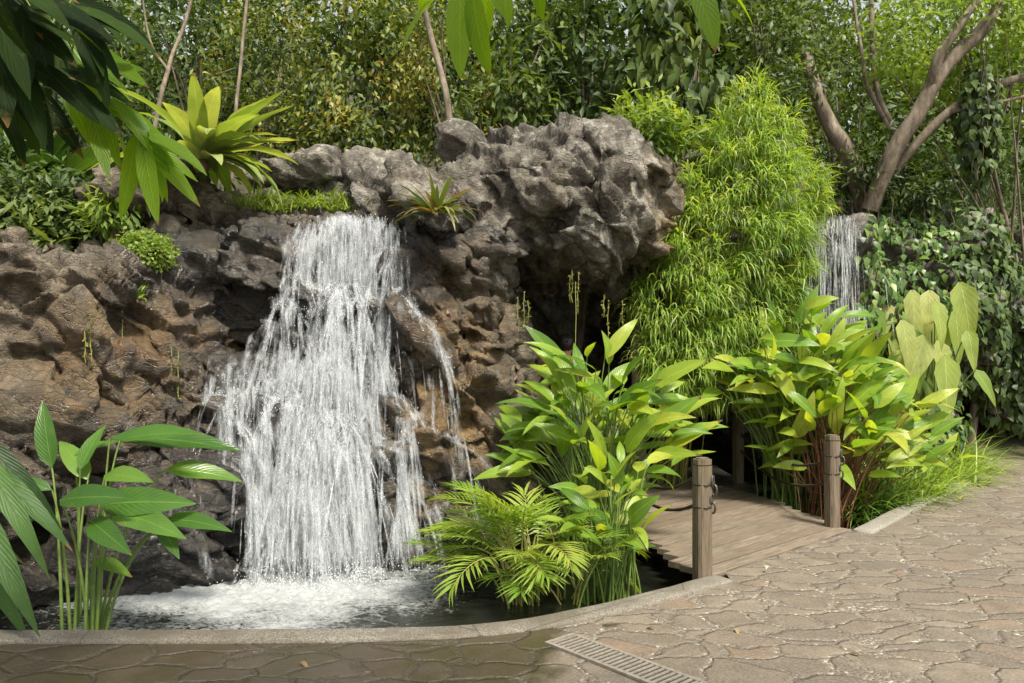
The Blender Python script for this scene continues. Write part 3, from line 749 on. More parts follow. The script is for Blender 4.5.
# drain grate in the paving
g0 = ground(562, 641); g1 = ground(690, 690); ax0 = unit((g1-g0)[None])[0]; sd = np.array([-ax0[1], ax0[0], 0])
Lg = np.linalg.norm(g1-g0)
dr = empty('drain_grate', g0+ax0*Lg/2, 'pale slotted drain grate set in the paving by the kerb', 'drain grate')
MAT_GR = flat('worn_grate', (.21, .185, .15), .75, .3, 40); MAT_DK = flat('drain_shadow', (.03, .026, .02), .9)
zz = np.array([0, 0, 1.]); ax = np.array([ax0, sd, zz]); mid = g0+ax0*Lg/2
G = Geo(); G.box(mid+[0, 0, .0075], (Lg/2, .085, .002), ax); G.build('slot_shade', MAT_DK, dr, False)  # flat dark sheet on the paving paints the shade inside the slots
G = Geo()
for s_ in (-1, 1): G.box(mid+sd*s_*.098+[0, 0, .009], (Lg/2, .012, .007), ax)
for s_ in (-1, 1): G.box(mid+ax0*s_*(Lg/2+.012)+[0, 0, .009], (.012, .11, .007), ax)
G.build('rim', MAT_GR, dr, False)
G = Geo(); nb = int(Lg/.034)
for i in range(nb): G.box(g0+ax0*(i+.5)*Lg/nb+[0, 0, .0085], (.0085, .0855, .0062), ax, rnd=rng.random())
G.build('bars', MAT_GR, dr, False)

ALLV = np.concatenate([v for v, f in ROCKS]); ALLF = []; n = 0
for v, f in ROCKS:
    f = np.asarray(f); tri = f if f.shape[1] == 3 else np.concatenate([f[:, :3], f[:, [0, 2, 3]]]); ALLF.append(tri+n); n += len(v)
BVA = BVHTree.FromPolygons(ALLV.tolist(), np.concatenate(ALLF).tolist())
def onrock(px, py, off=.02, dy=0):
    """surface point of the rocks seen in this direction"""
    d = Vector(((px-512)/F, 1, (HY-py)/F)).normalized(); h = BVA.ray_cast(Vector((0, 0, CAMZ)), d)
    if h[0] is None: return at(px, py, 8)
    return np.array(h[0][:])-np.array(d[:])*off+np.array([0, dy, 0])
# ================================================================ foliage materials
M_DARK = leaf_mat('dark_leaf', [(.03, .055, .015), (.05, .09, .022), (.085, .14, .03), (.13, .19, .045)], .35, .5)
M_MID = leaf_mat('mid_leaf', [(.018, .036, .010), (.038, .07, .016), (.08, .13, .026), (.14, .20, .045), (.24, .29, .075)], .4, .5)
M_VINE = leaf_mat('vine_leaf', [(.018, .034, .010), (.035, .06, .015), (.06, .10, .022), (.11, .16, .034), (.17, .22, .05), (.25, .29, .06), (.34, .34, .08), (.40, .24, .05)], .42, .5)
M_LITE = leaf_mat('light_leaf', [(.10, .18, .03), (.17, .28, .05), (.26, .36, .07), (.34, .42, .10)], .5, .45)
M_BAMBOO = leaf_mat('bamboo_leaf', [(.09, .19, .03), (.17, .31, .045), (.28, .42, .07), (.42, .53, .13), (.55, .56, .27)], .5, .45)
M_PADDLE = leaf_mat('paddle_leaf', [(.10, .22, .03), (.19, .34, .04), (.29, .44, .05), (.39, .50, .06), (.50, .55, .08)], .52, .3, veins=13, spec=.5)
M_PADDARK = leaf_mat('dark_paddle_leaf', [(.022, .055, .012), (.04, .10, .02), (.075, .16, .03)], .4, .45, veins=13, spec=.3)
M_FERN = leaf_mat('nest_fern_leaf', [(.18, .29, .06), (.29, .39, .10), (.46, .51, .20)], .45, .4, veins=22)
M_EAR = leaf_mat('ear_leaf', [(.16, .28, .05), (.27, .38, .07), (.42, .50, .13), (.58, .58, .24)], .5, .42, veins=9, stripes=.12)
M_PALM = leaf_mat('palm_leaf', [(.14, .26, .03), (.20, .33, .04), (.29, .40, .06), (.38, .43, .08)], .48, .4)
M_GRASSL = leaf_mat('light_grass_leaf', [(.12, .22, .03), (.22, .36, .06), (.34, .48, .09), (.46, .54, .16)], .5, .4)
M_GRASS = leaf_mat('grass_leaf', [(.04, .10, .02), (.08, .17, .03), (.15, .27, .05), (.25, .36, .08)], .4, .4)
M_FORE = leaf_mat('overhead_leaf', [(.12, .26, .02), (.17, .33, .025), (.22, .40, .03)], .75, .4, veins=11, tcol=(1.7, 1.35, .2))
UP = np.array([0, 0, 1.])

def petioled(base, tips, D, Nn, L, W, droop, name, label, cat, mleaf, mstem, group=None, rad=.007, prof='paddle', nv=7, fold=.22, wave=.06, parts=('leaves', 'stems'), rnd=None, bow=.5):
    """a clump: each tip gets a stalk from the base and one blade"""
    o = empty(name, base.mean(0), label, cat, group)
    G = Geo(); G.leaves(tips, D, Nn, L, W, droop, prof=prof, nv=nv, cols=5, fold=fold, wave=wave, rnd=rnd); G.build(parts[0], mleaf, o)
    G = Geo()
    for b0, t0, d0 in zip(base, tips, D):
        h = t0[2]-b0[2]; ctl = b0+np.array([(t0[0]-b0[0])*.25, (t0[1]-b0[1])*.25, h*(.55+.3*bow)])
        G.tube(bez(b0, ctl, t0, 9), np.linspace(rad*1.4, rad*.6, 9), 5, False)
    G.build(parts[1], mstem, o)
    return o

def paddle_clump(px, Y, n, h0, h1, spread, L0, L1, seed, label, mleaf=M_PADDLE, base_z=WZ-.1, lean=(0, 0), name='broad_leaf_clump', ratio=.30, group='broad leaved water plants', mstem=STEM_GREEN, updn=.5):
    R = np.random.default_rng(seed); c = at(px, 400, Y); c[2] = base_z
    base = c+np.stack([R.normal(0, .12, n), R.normal(0, .12, n), np.zeros(n)], 1)
    az = R.uniform(0, 2*np.pi, n); rr = spread*np.sqrt(R.uniform(0.02, 1, n)); h = h0+(h1-h0)*(1-(rr/spread)**2*.55)*R.uniform(.05, 1, n)**.6
    tips = base+np.stack([np.cos(az)*rr+lean[0]*h, np.sin(az)*rr*.8+lean[1]*h, h], 1)
    if base_z < 0:                     # no leaf lies low over the bridge deck
        k_ = ~((tips[:, 0] < 2.75) & (tips[:, 0] > 1.45) & (tips[:, 2] < 1.1) & (tips[:, 1] > 5.6)) & ~((tips[:, 0] > .93) & (tips[:, 0] <= 1.6) & (tips[:, 2] < .66)); base, tips, az, rr, h = base[k_], tips[k_], az[k_], rr[k_], h[k_]; n = len(h)
    az2 = az+R.normal(0, .7, n); elev = R.uniform(-.1, 1.25, n)*(1-.35*rr/spread)+updn*.3
    D = np.stack([np.cos(az2)*np.cos(elev), np.sin(az2)*np.cos(elev), np.sin(elev)], 1)
    Nn = unit(UP*.8+np.array([0, -.6, 0])+randdir(n)*.4)
    L = R.uniform(L0, L1, n); W = L*R.uniform(ratio*.8, ratio*1.2, n)
    return petioled(base, tips, D, Nn, L, W, R.uniform(.3, 1.3, n), name, label, 'plant', mleaf, mstem, group)

paddle_clump(598, 6.75, 165, .75, 1.9, .66, .30, .52, 1, ratio=.29, label= 'tall bright broad leaved clump rising in front of the cave mouth')
paddle_clump(612, 5.8, 64, .35, 1.2, .28, .20, .36, 2, label= 'lower broad leaved clump in the pool left of the front bridge post', ratio=.31, lean=(.05, 0))
paddle_clump(795, 8.9, 250, .8, 2.5, .98, .36, .58, 3, lean=(-.06, -.03), ratio=.29, label= 'bright broad leaved clump just right of the far bridge post')
paddle_clump(830, 8.4, 140, .5, 2.0, .68, .34, .56, 4, ratio=.29, label= 'bright broad leaved clump behind the right hand bridge post', lean=(.05, 0), mstem=flat('red_stem', (.16, .07, .03), .5))
paddle_clump(885, 8.9, 34, .5, 1.15, .48, .32, .5, 5, label= 'small broad leaved clump leaning over the right end of the bank', lean=(.1, 0))

# left foreground clump, leaf by leaf as in the photo: (base px, tip px/py of blade start, end px/py, Y, width)
def explicit(name, specs, label, mleaf, mstem, base_z=WZ, ratio=.3, droop=.5, group=None, rad=.009, roll=.3, cat='plant', prof='paddle', seed=0):
    R = np.random.default_rng(seed); base, tips, D, L, dr = [], [], [], [], []
    for (bx, x0, y0, x1, y1, Y, dy) in specs:
        a_ = at(x0, y0, Y); b_ = at(x1, y1, Y+dy); c = at(bx, 500, Y+R.uniform(-.1, .1)); c[2] = base_z
        base.append(c); tips.append(a_); D.append(b_-a_); L.append(np.linalg.norm(b_-a_)); dr.append(R.uniform(.6, 1.3)*droop)
    base, tips, D = map(np.array, (base, tips, D)); L = np.array(L); D = unit(D)
    Nn = unit(UP*.8+np.array([0, -.75, 0])+randdir(len(L))*roll)
    Dn = unit(D+unit(Nn-D*(Nn*D).sum(1)[:, None])*(np.array(dr)[:, None]*.4))
    return petioled(base, tips, Dn, Nn, L*1.05, L*ratio*R.uniform(.85, 1.15, len(L)), dr, name, label, cat, mleaf, mstem, group, rad, prof)
explicit('broad_leaf_clump', [
 (62,52,468,42,402,5.15,.1),(78,80,470,104,425,5.25,.2),(95,120,440,200,432,5.2,-.1),(100,110,438,236,447,5.3,.1),(88,60,500,130,497,5.0,-.25),(92,100,505,190,502,5.0,-.1),
 (96,112,512,182,535,4.95,-.2),(100,165,520,228,528,5.0,-.15),(85,90,520,128,552,4.9,-.25),(70,52,490,8,478,5.1,0),(100,165,470,240,478,5.3,.1),(90,105,475,150,480,5.15,-.2),(80,75,455,120,440,5.4,.2),(104,160,525,178,556,4.95,-.2),(75,88,480,60,440,5.3,.2),(84,95,560,130,575,5.0,-.2)],
 'glossy broad leaved clump on long green stalks left of the cascade', leaf_mat('glossy_paddle', [(.05, .13, .022), (.09, .20, .03), (.17, .30, .045)], .45, .28, veins=13, spec=.5), STEM_GREEN, ratio=.30, group='broad leaved water plants', seed=3)
explicit('strap_leaf_plant', [(-40,-30,440,48,570,4.7,-.3),(-40,-40,480,36,628,4.6,-.3),(-30,-40,455,70,540,4.8,-.2),(-40,-30,520,20,560,4.7,-.2),(-30,-25,560,30,640,4.6,-.1),(-50,-30,430,62,525,4.9,0)],
 'dark plant with long drooping strap leaves at the left edge', M_PADDARK, STEM_GREEN, ratio=.13, droop=1.0, seed=4)

# ---------------------------------------------------------------- fronds
def frond(G, GS, p0, d0, length, droop, R, nl=22, ll=.22, lw=.022, rnd=.5, leafdroop=.6, tipshort=.5):
    d0 = unit(d0[None])[0]; side = unit(np.cross(d0, UP)[None])[0]; upn = np.cross(side, d0); m = 14
    th = np.linspace(0, droop, m); st = np.cos(th)[:, None]*d0-np.sin(th)[:, None]*upn
    pts = p0+np.concatenate([[np.zeros(3)], np.cumsum(st[:-1], 0)])*length/(m-1)
    GS.tube(pts, np.linspace(.006, .0018, m), 5, False)
    s = np.linspace(.22, 1, nl); idx = s*(m-1); i0 = np.minimum(idx.astype(int), m-2); fr = (idx-i0)[:, None]
    P = pts[i0]*(1-fr)+pts[i0+1]*fr; T = unit(pts[i0+1]-pts[i0]); N0 = np.cross(side, T)
    for sg in (-1, 1):
        ang = np.linspace(1.15, .35, nl)[:, None]+R.normal(0, .08, (nl, 1))
        D = T*np.cos(ang)+side*sg*np.sin(ang)+N0*.25
        L = ll*(np.sin(np.linspace(.5, np.pi-.35, nl))*.6+.5)*R.uniform(.85, 1.1, nl)
        G.leaves(P, D, unit(N0+side*sg*-.3), L, lw*np.ones(nl), leafdroop*R.uniform(.6, 1.4, nl), prof='lance', nv=3, cols=3, fold=.3, rnd=np.clip(rnd+R.normal(0, .12, nl), 0, 1))
def palm(name, c, n, L0, L1, seed, label, ll=.2, lw=.024, nl=22, mleaf=M_PALM, elev=(.3, 1.3), droop=(.8, 1.7), stalk=.35, group=None, sx=1.0, azc=None):
    R = np.random.default_rng(seed); o = empty(name, c, label, 'palm', group); G = Geo(); GS = Geo()
    for k in range(n):
        az = R.uniform(0, 2*np.pi) if azc is None else R.normal(azc, 1.0); e = R.uniform(*elev); d0 = np.array([math.cos(az)*math.cos(e)*sx, math.sin(az)*math.cos(e), math.sin(e)])
        b0 = c+np.array([R.normal(0, .09), R.normal(0, .07), 0]); st = b0+np.array([d0[0]*.15, d0[1]*.1, R.uniform(.3, 1.)*stalk])
        GS.tube(bez(b0, (b0+st)/2+UP*.05, st, 6), .007, 5, False)
        frond(G, GS, st, d0, R.uniform(L0, L1), R.uniform(*droop), R, nl=nl, ll=ll, lw=lw, rnd=R.uniform(.1, .9))
    G.build('fronds', mleaf, o); GS.build('stems', STEM_YEL, o); return o
c = at(520, 590, 5.75); c[2] = WZ
palm('parlour_palm', c, 34, .38, .62, 7, lw=.019, nl=15, label= 'feathery yellow green palm arching over the pool in the centre', ll=.23, stalk=.5, droop=(.5, 1.5), elev=(.35, 1.45))
c = at(575, 590, 5.8); c[2] = WZ
palm('parlour_palm', c, 12, .3, .5, 8, lw=.018, nl=14, label= 'smaller feathery palm between the arching palm and the broad leaves', ll=.2, stalk=.4)

# ---------------------------------------------------------------- bird's nest fern
def rosette(name, c, n, L0, L1, W, seed, label, mleaf, cat='fern', elev=(.2, 1.4), droop=(.4, 1.6), prof='strap', group=None, bias=None, nv=8, wave=.12, part='fronds'):
    R = np.random.default_rng(seed); o = empty(name, c, label, cat, group)
    az = R.uniform(0, 2*np.pi, n)
    if bias is not None: az = np.where(R.random(n) < .55, R.normal(bias, .8, n), az)
    e = R.uniform(*elev, n); D = np.stack([np.cos(az)*np.cos(e), np.sin(az)*np.cos(e), np.sin(e)], 1)
    P = c+D*.05*np.array([1, 1, .2]); Nn = unit(UP-D*(D@UP)[:, None]+randdir(n)*.12)
    G = Geo(); L = R.uniform(L0, L1, n); G.leaves(P, D, Nn, L, W*R.uniform(.8, 1.2, n), R.uniform(*droop, n)*(1.2-e/1.6), prof=prof, nv=nv, cols=5, fold=.25, wave=wave)
    G.build(part, mleaf, o)
    rb = min(.08, W*.5); GR = Geo(); GR.tube(np.array([c-UP*rb*1.6, c-UP*rb*.7, c+UP*.01]), [rb*.6, rb, rb*.4], 9); GR.build('root_ball', STEM_DARK, o)
    return o
rosette('birds_nest_fern', at(202, 160, 7.6), 40, .6, 1.05, .17, 9, 'large pale birds nest fern crowning the brown boulder', M_FERN, elev=(.0, 1.25), droop=(.5, 1.9), bias=-.2)
rosette('bromeliad', onrock(436, 214, .09), 60, .26, .46, .042, 10, 'strappy rosette plant perched on the hump right of the cascade', leaf_mat('olive_leaf', [(.05, .09, .02), (.10, .15, .03), (.22, .24, .08), (.25, .14, .05)], .35, .4), 'plant', elev=(.1, 1.2), part='leaves')
rosette('bromeliad', onrock(296, 196, .0)+UP*.03, 12, .2, .38, .09, 11, 'small upright leafy rosette on the grassy lip above the falls', M_FERN, 'plant', elev=(.4, 1.4), part='leaves')
rosette('rock_fern', onrock(137, 300), 20, .08, .16, .03, 12, 'tiny green rosette growing from the bare left cliff', M_LITE, 'plant', part='leaves')

# ---------------------------------------------------------------- leaf clouds (trees, shrubs, climbers)
def cloud_pts(ells, n, R, shell=.55):
    vol = np.array([e[3]*e[4]*e[5] for e in ells]); pick = R.choice(len(ells), n, p=vol/vol.sum()); E = np.array([e[:6] for e in ells])[pick]
    d = unit(R.normal(size=(n, 3))); r = (shell+(1-shell)*R.random(n))**.6
    r = r*(1+.22*noise(d*2.2+pick[:, None]*3.1, 5)+.12*noise(d*6+pick[:, None], 6))
    return E[:, :3]+d*r[:, None]*E[:, 3:6], d
def cloud(G, ells, ncl, per, csize, L, ratio, R, prof='oval', droop=.5, nv=2, cols=3, hang=.25, shell=.45, face=0., fold=.25, patch=0):
    C, d = cloud_pts(ells, ncl, R, shell)
    if patch:
        kp_ = noise(C*patch+7, 41)+.5*noise(C*patch*2.5, 42) > 0.10; C, d = C[kp_], d[kp_]; ncl = len(C)
    P = np.repeat(C, per, 0)+R.normal(0, csize, (ncl*per, 3)); dd = np.repeat(d, per, 0); n = len(P)
    tone = np.repeat(np.clip(.5+.9*noise(C*1.9+3, 43)+R.normal(0, .18, ncl), 0, 1), per)
    D = unit(dd*.6+R.normal(0, .7, (n, 3))-UP*hang+np.array([0, -face, 0])); Nn = unit(UP*.9+dd*.4+np.array([0, -face, 0])+R.normal(0, .45, (n, 3)))
    G.leaves(P, D, Nn, L*np.repeat(R.uniform(.7, 1.45, ncl), per)*R.uniform(.6, 1.25, n), L*ratio*R.uniform(.8, 1.2, n), droop*R.uniform(.4, 1.6, n), prof=prof, nv=nv, cols=cols, fold=fold, rnd=np.clip(tone*.72+R.random(n)*.28, 0, 1))
    return C
def ell(px, py, Y, rx, ry, rd): p = at(px, py, Y); return (p[0], p[1], p[2], rx/F*Y, rd, ry/F*Y)
def gz(x, y): return float(hill(np.array([[x]]), np.array([[y]]))[0, 0])
TREEN = 0
TD, TL, PATCH = .95, 1.3, True
def tree(name, ells, ncl, per, csize, L, ratio, mleaf, label, seed, cat='tree', trunk=None, rad=.06, branches=10, group='trees on the slope behind the rocks', prof='oval', mbark=None, crown='crown', **kw):
    R = np.random.default_rng(seed); E = [ell(*e) for e in ells]; c = np.mean([e[:3] for e in E], 0)
    if PATCH and cat == 'tree': ncl = int(ncl*TD); L = L*TL; csize = csize*1.3; kw['patch'] = 1.5
    bx, by = (c[0], c[1]) if trunk is None else (at(trunk[0], 0, trunk[1])[0], trunk[1])
    base = np.array([bx, by, gz(bx, by)-.1]); o = empty(name, base, label, cat, group)
    G = Geo(); C = cloud(G, E, ncl, per, csize, L, ratio, R, prof=prof, **kw); G.build(crown, mleaf, o)
    G = Geo(); top = c+np.array([0, 0, max(e[5] for e in E)*.4])
    if top[2] < base[2]+.3: top[2] = base[2]+.3
    pts = wobble(bez(base, (base+top)/2+np.array([R.normal(0, .2), 0, 0]), top, 12), rad*3, seed); G.tube(pts, np.linspace(rad*1.2, rad*.3, 12), 8)
    for k in range(branches):
        i = R.integers(3, 11); tgt = C[R.integers(len(C))]; G.tube(wobble(bez(pts[i], (pts[i]+tgt)/2+UP*.15, tgt, 8), rad, seed+k), np.linspace(rad*.45, rad*.1, 8), 5, False)
    G.build('trunk' if cat == 'tree' else 'stems', mbark or BARK, o); return o
# trees behind
T = tree
T('leafy_tree', [(30,40,12,110,80,1.2),(90,110,12,80,70,1.0)], 900, 14, .13, .13, .42, M_DARK, 'dark shady tree filling the upper left corner', 101)
T('leafy_tree', [(190,60,11.5,70,80,1.0),(220,130,11.3,50,50,.7)], 560, 14, .12, .10, .4, M_MID, 'pale trunked small leaved tree behind the birds nest fern', 102, trunk=(165, 11.2), rad=.05)
T('leafy_tree', [(270,60,11,60,80,.9),(290,130,10.6,50,45,.7)], 1000, 14, .11, .06, .5, M_VINE, 'small leaved tree with orange specks above the grassy lip', 103, trunk=(240, 11))
T('vine_covered_tree', [(360,80,10.6,60,90,.8),(340,150,10.2,55,40,.5)], 1000, 14, .10, .075, .5, M_VINE, 'tree draped in small yellow green vine leaves left of the top boulder', 104, hang=.7)
T('vine_covered_tree', [(430,60,10.9,55,80,.8),(440,115,10.5,50,45,.5)], 1100, 14, .09, .06, .5, M_VINE, 'vine covered tree with a leaning pale trunk right above the boulder', 105, trunk=(455, 10.7), rad=.07, hang=.6)
T('leafy_tree', [(520,60,11.5,65,75,1.0),(500,110,11,50,35,.6)], 620, 12, .13, .12, .42, M_MID, 'mid green tree behind the left top of the outcrop', 106)
T('leafy_tree', [(590,60,11.8,55,60,.9),(575,100,11.4,45,30,.6)], 420, 12, .15, .15, .42, M_DARK, 'darker green tree behind the middle of the outcrop', 107)
T('large_leaf_climber', [(670,35,10.8,45,50,.5),(700,85,10.5,36,50,.4)], 230, 12, .14, .17, .62, M_MID, 'climber with big hanging heart leaves above the shrub', 108, prof='heart', hang=1.2, nv=4)
T('leafy_tree', [(745,50,12.2,60,60,.9),(775,100,11.8,50,50,.7)], 800, 14, .12, .09, .5, M_MID, 'mid green tree above the top of the weeping bamboo', 109, trunk=(800, 12))
T('leafy_tree', [(825,70,13.5,55,50,1.0),(800,20,13.5,70,40,1.0)], 550, 14, .12, .08, .5, M_MID, 'thin crowned tree with sky showing through it', 110, trunk=(855, 13))
T('light_canopy_tree', [(960,30,11.5,90,45,1.2),(1000,75,11.5,60,30,.9),(905,55,11.8,40,28,.7),(975,18,10.3,70,26,.5)], 900, 14, .10, .085, .45, M_LITE, 'yellow green canopy spreading over the leaning trunks', 111, trunk=(1060, 12), rad=.05)
T('conifer', [(960,190,12.5,85,60,1.0),(930,240,12.2,70,40,.8),(1010,230,12.6,60,70,1.0)], 1500, 14, .12, .10, .12, M_DARK, 'dark feathery evergreen under the leaning trunks', 112, hang=.5, branches=16)
T('leafy_shrub', [(865,165,11.6,42,28,.5),(905,190,11.4,35,22,.4)], 260, 14, .10, .11, .35, M_MID, 'grey green shrub beside the stump behind the small waterfall', 113, cat='shrub', group=None)
# far trees beyond
for k, (px, py, Y, rx, ry, m) in enumerate([(40,60,19,150,110,M_MID),(180,40,20,130,100,M_DARK),(330,50,19,130,100,M_DARK),(480,40,20,130,100,M_DARK),(620,50,19,120,100,M_DARK),(740,30,20,90,60,M_MID),(870,100,20,110,75,M_MID),(960,60,21,140,100,M_LITE),(1080,110,20,120,120,M_MID),(990,200,18,120,70,M_DARK),(800,170,18,110,80,M_DARK),(-90,80,18,120,130,M_DARK)]):
    T('distant_tree', [(px,py,Y,rx,ry,2.0),(px+30,py+ry*.6,Y-.5,rx*.8,ry*.6,1.5)], 1500, 12, .28, .19, .5, m,
      ['dark green crown of the wood seen between the upper left leaves','shadowy crown of the wood seen behind the small leaved tree','crown of the wood behind the tree with orange specks','crown of the wood seen above the middle boulder','dark crown of the wood above the cave outcrop','open crown of the wood beside the sky gap','crown of the wood seen between the slender trunks','yellow green crown of the wood above the leaning trunks','crown of the wood at the upper right edge','dark crown of the wood behind the feathery evergreen','dark crown of the wood behind the weeping bamboo','dark crown of the wood beyond the left edge'][k], 200+k, rad=.12, branches=8, group='trees of the wood beyond')

# leaning trunks on the right
def trunk_tree(name, segs, label, rad, cat='tree', m=BARK, group=None):
    """segs: list of (pixel polyline with depth, r0, r1)"""
    p0 = at(*segs[0][0][0]); o = empty(name, p0, label, cat, group)
    for i, (pl, r0, r1) in enumerate(segs):
        pts = catmull([at(*q) for q in pl], 6); G = Geo(); G.tube(wobble(pts, r0*.8, i), np.linspace(r0, r1, len(pts)), 9); G.build('trunk' if i == 0 else 'branch', m, o)
    return o
trunk_tree('leaning_tree', [([(870,210,11.3),(895,150,11.0),(920,110,10.9),(945,70,10.8),(985,25,10.8),(1010,-20,10.8)], .125, .085), ([(932,95,10.9),(938,60,10.7),(955,36,10.6),(985,-10,10.5)], .08, .05)], 'thick pale trunk leaning right with two forked limbs', .15)
trunk_tree('leaning_tree', [([(890,180,11.3),(915,145,11.1),(950,112,11.0),(1000,85,10.9),(1060,70,10.9)], .07, .05), ([(950,112,11.0),(990,105,10.9),(1050,92,10.9)], .035, .02)], 'slender trunk stretching low to the right under the yellow canopy', .1)
trunk_tree('slender_tree', [([(905,200,11.8),(895,135,11.8),(880,100,11.8),(872,60,11.9),(868,-30,12)], .05, .035), ([(890,130,11.8),(868,85,11.8),(862,50,11.8),(850,-20,12)], .04, .02)], 'dark slender twin stemmed tree beside the thick leaning trunk', .1)
trunk_tree('leaning_tree', [([(868,215,11.6),(846,150,11.4),(830,125,11.4),(815,102,11.4),(800,60,11.6)], .14, .08)], 'stout pale trunk leaning left at the right shoulder of the bamboo', .1)
trunk_tree('slender_tree', [([(150,160,9.6),(160,100,9.6),(168,70,9.8),(172,55,10),(185,20,10.2),(200,-40,10.3)], .03, .02), ([(168,70,9.8),(150,40,10),(140,-20,10)], .018, .01)], 'crooked pale slender tree behind the birds nest fern', .05)
trunk_tree('slender_tree', [([(232,180,9.7),(236,108,9.7),(240,70,9.8),(244,20,9.9),(250,-40,10)], .024, .018)], 'straight pale slender tree right of the birds nest fern', .05)
trunk_tree('slender_tree', [([(452,165,9.9),(447,100,9.8),(440,70,9.9),(425,20,10),(415,-30,10)], .045, .035)], 'pinkish slender trunk among the vines above the boulder', .05)
# hanging liana strands
# ---------------------------------------------------------------- shrubs and small plants
T('leafy_shrub', [(650,130,9.4,38,26,.35)], 90, 14, .10, .16, .28, M_LITE, 'leafy light green shrub growing on top of the cave outcrop', 120, cat='shrub', group=None, hang=.1)
T('leafy_shrub', [(40,215,8.2,60,36,.5),(90,230,8.2,40,24,.4)], 420, 12, .09, .12, .42, M_MID, 'mixed green undergrowth shrub above the left cliff', 121, cat='shrub', group=None, face=.2)
T('leafy_shrub', [(15,190,8.8,50,40,.5)], 200, 12, .10, .16, .4, M_DARK, 'dark shrub at the left edge beneath the overhanging branches', 122, cat='shrub', group=None)
T('leafy_shrub', [(115,212,7.5,24,18,.2)], 40, 12, .06, .12, .32, M_LITE, 'little light green shrub in front of the rounded brown boulder', 123, cat='shrub', group=None, hang=.1)
T('cushion_plant', [(143,252,float(onrock(143,254)[1])+.06,26,17,.2)], 260, 14, .03, .035, .8, M_LITE, 'round cushion of tiny leaves on the left cliff edge', 124, cat='plant', group=None)
T('leafy_shrub', [(985,400,13.2,26,22,.4)], 150, 14, .06, .09, .6, M_MID, 'low bright shrub at the far end of the pool', 125, cat='shrub', group=None)
rosette('banana_plant', at(30, 210, 9.0), 9, .8, 1.3, .42, 13, 'banana like plant with huge dark leaves at the left edge', M_PADDARK, 'plant', elev=(.5, 1.3), prof='paddle', part='leaves')
rosette('whorled_herb', onrock(52, 246, .03)+UP*.02, 16, .14, .22, .06, 14, 'small whorled herb on the top edge of the left cliff', M_MID, 'plant', elev=(.0, .8), part='leaves', prof='lance')
# vines on the right rock
def vine_wall(name, sel, n, L, seed, label, m, off=.14):
    R = np.random.default_rng(seed); V, Fq = ROCKS[4]; c4 = V[Fq[:, :3]]; nn = unit(np.cross(c4[:, 1]-c4[:, 0], c4[:, 2]-c4[:, 0])); cc = V[Fq].mean(1)
    ok = np.where(sel(cc) & (nn[:, 1] < .25))[0]; k = n; ii = ok[R.integers(0, len(ok), n)]; d = nn[ii]
    dens = noise(cc[ii]*1.3, seed) > -.33; ii = ii[dens]; d = d[dens]; k = len(ii)
    C = cc[ii]+d*R.uniform(.01, off, k)[:, None]+R.normal(0, .02, (k, 3)); o = empty(name, C.min(0), label, 'vine')
    D = unit(-UP+d*.5+R.normal(0, .35, (k, 3))); Nn = unit(d+UP*.5+np.array([0, -.4, 0])+R.normal(0, .3, (k, 3)))
    G = Geo(); G.leaves(C, D, Nn, L*R.uniform(.6, 1.25, k), L*.85*R.uniform(.8, 1.1, k), R.uniform(.2, .9, k), prof='heart', nv=4, cols=3, fold=.18); G.build('leaves', m, o)
    G = Geo()
    for q in range(26):
        i = R.integers(k); p = C[i]; G = Geo(); G.tube(wobble(np.linspace(p+UP*.3, p-UP*R.uniform(.2, .6), 9), .08, q), .006, 5, False); G.build('stem', STEM_DARK, o)
vine_wall('creeping_vine', lambda c: (c[:, 0] > (860-512)/F*c[:, 1]) & (c[:, 0] < (955-512)/F*c[:, 1]), 6500, .125, 31, 'heart leaved vine blanketing the bank right of the small waterfall', leaf_mat('heart_leaf', [(.04, .09, .02), (.07, .14, .03), (.12, .21, .05), (.25, .33, .07)], .3, .4))
vine_wall('creeping_vine', lambda c: c[:, 0] > (955-512)/F*c[:, 1], 6500, .15, 32, 'darker climbing vine at the right edge above the pool end', M_DARK)
def hanging_climber(E, n, L, seed, label, m):
    R = np.random.default_rng(seed); E = [ell(*e) for e in E]; o = empty('hanging_climber', np.array(E[0][:3])-UP*E[0][5], label, 'vine')
    C, d = cloud_pts(E, n, R, .5); D = unit(-UP+d*.45+R.normal(0, .35, (n, 3))); Nn = unit(d+UP*.5+np.array([0, -.4, 0])+R.normal(0, .3, (n, 3)))
    G = Geo(); G.leaves(C, D, Nn, L*R.uniform(.6, 1.25, n), L*.8, R.uniform(.2, .9, n), prof='heart', nv=4, cols=3, fold=.18); G.build('leaves', m, o)
    G = Geo()
    for q in range(14):
        p = C[R.integers(n)]; G = Geo(); G.tube(wobble(np.linspace(p+UP*.5, p-UP*R.uniform(.2, .5), 9), .08, q), .006, 5, False); G.build('stem', STEM_DARK, o)
hanging_climber([(978,120,10.9,20,62,.3)], 600, .15, 33, 'dark climber hanging from the leaning trunk', M_DARK)
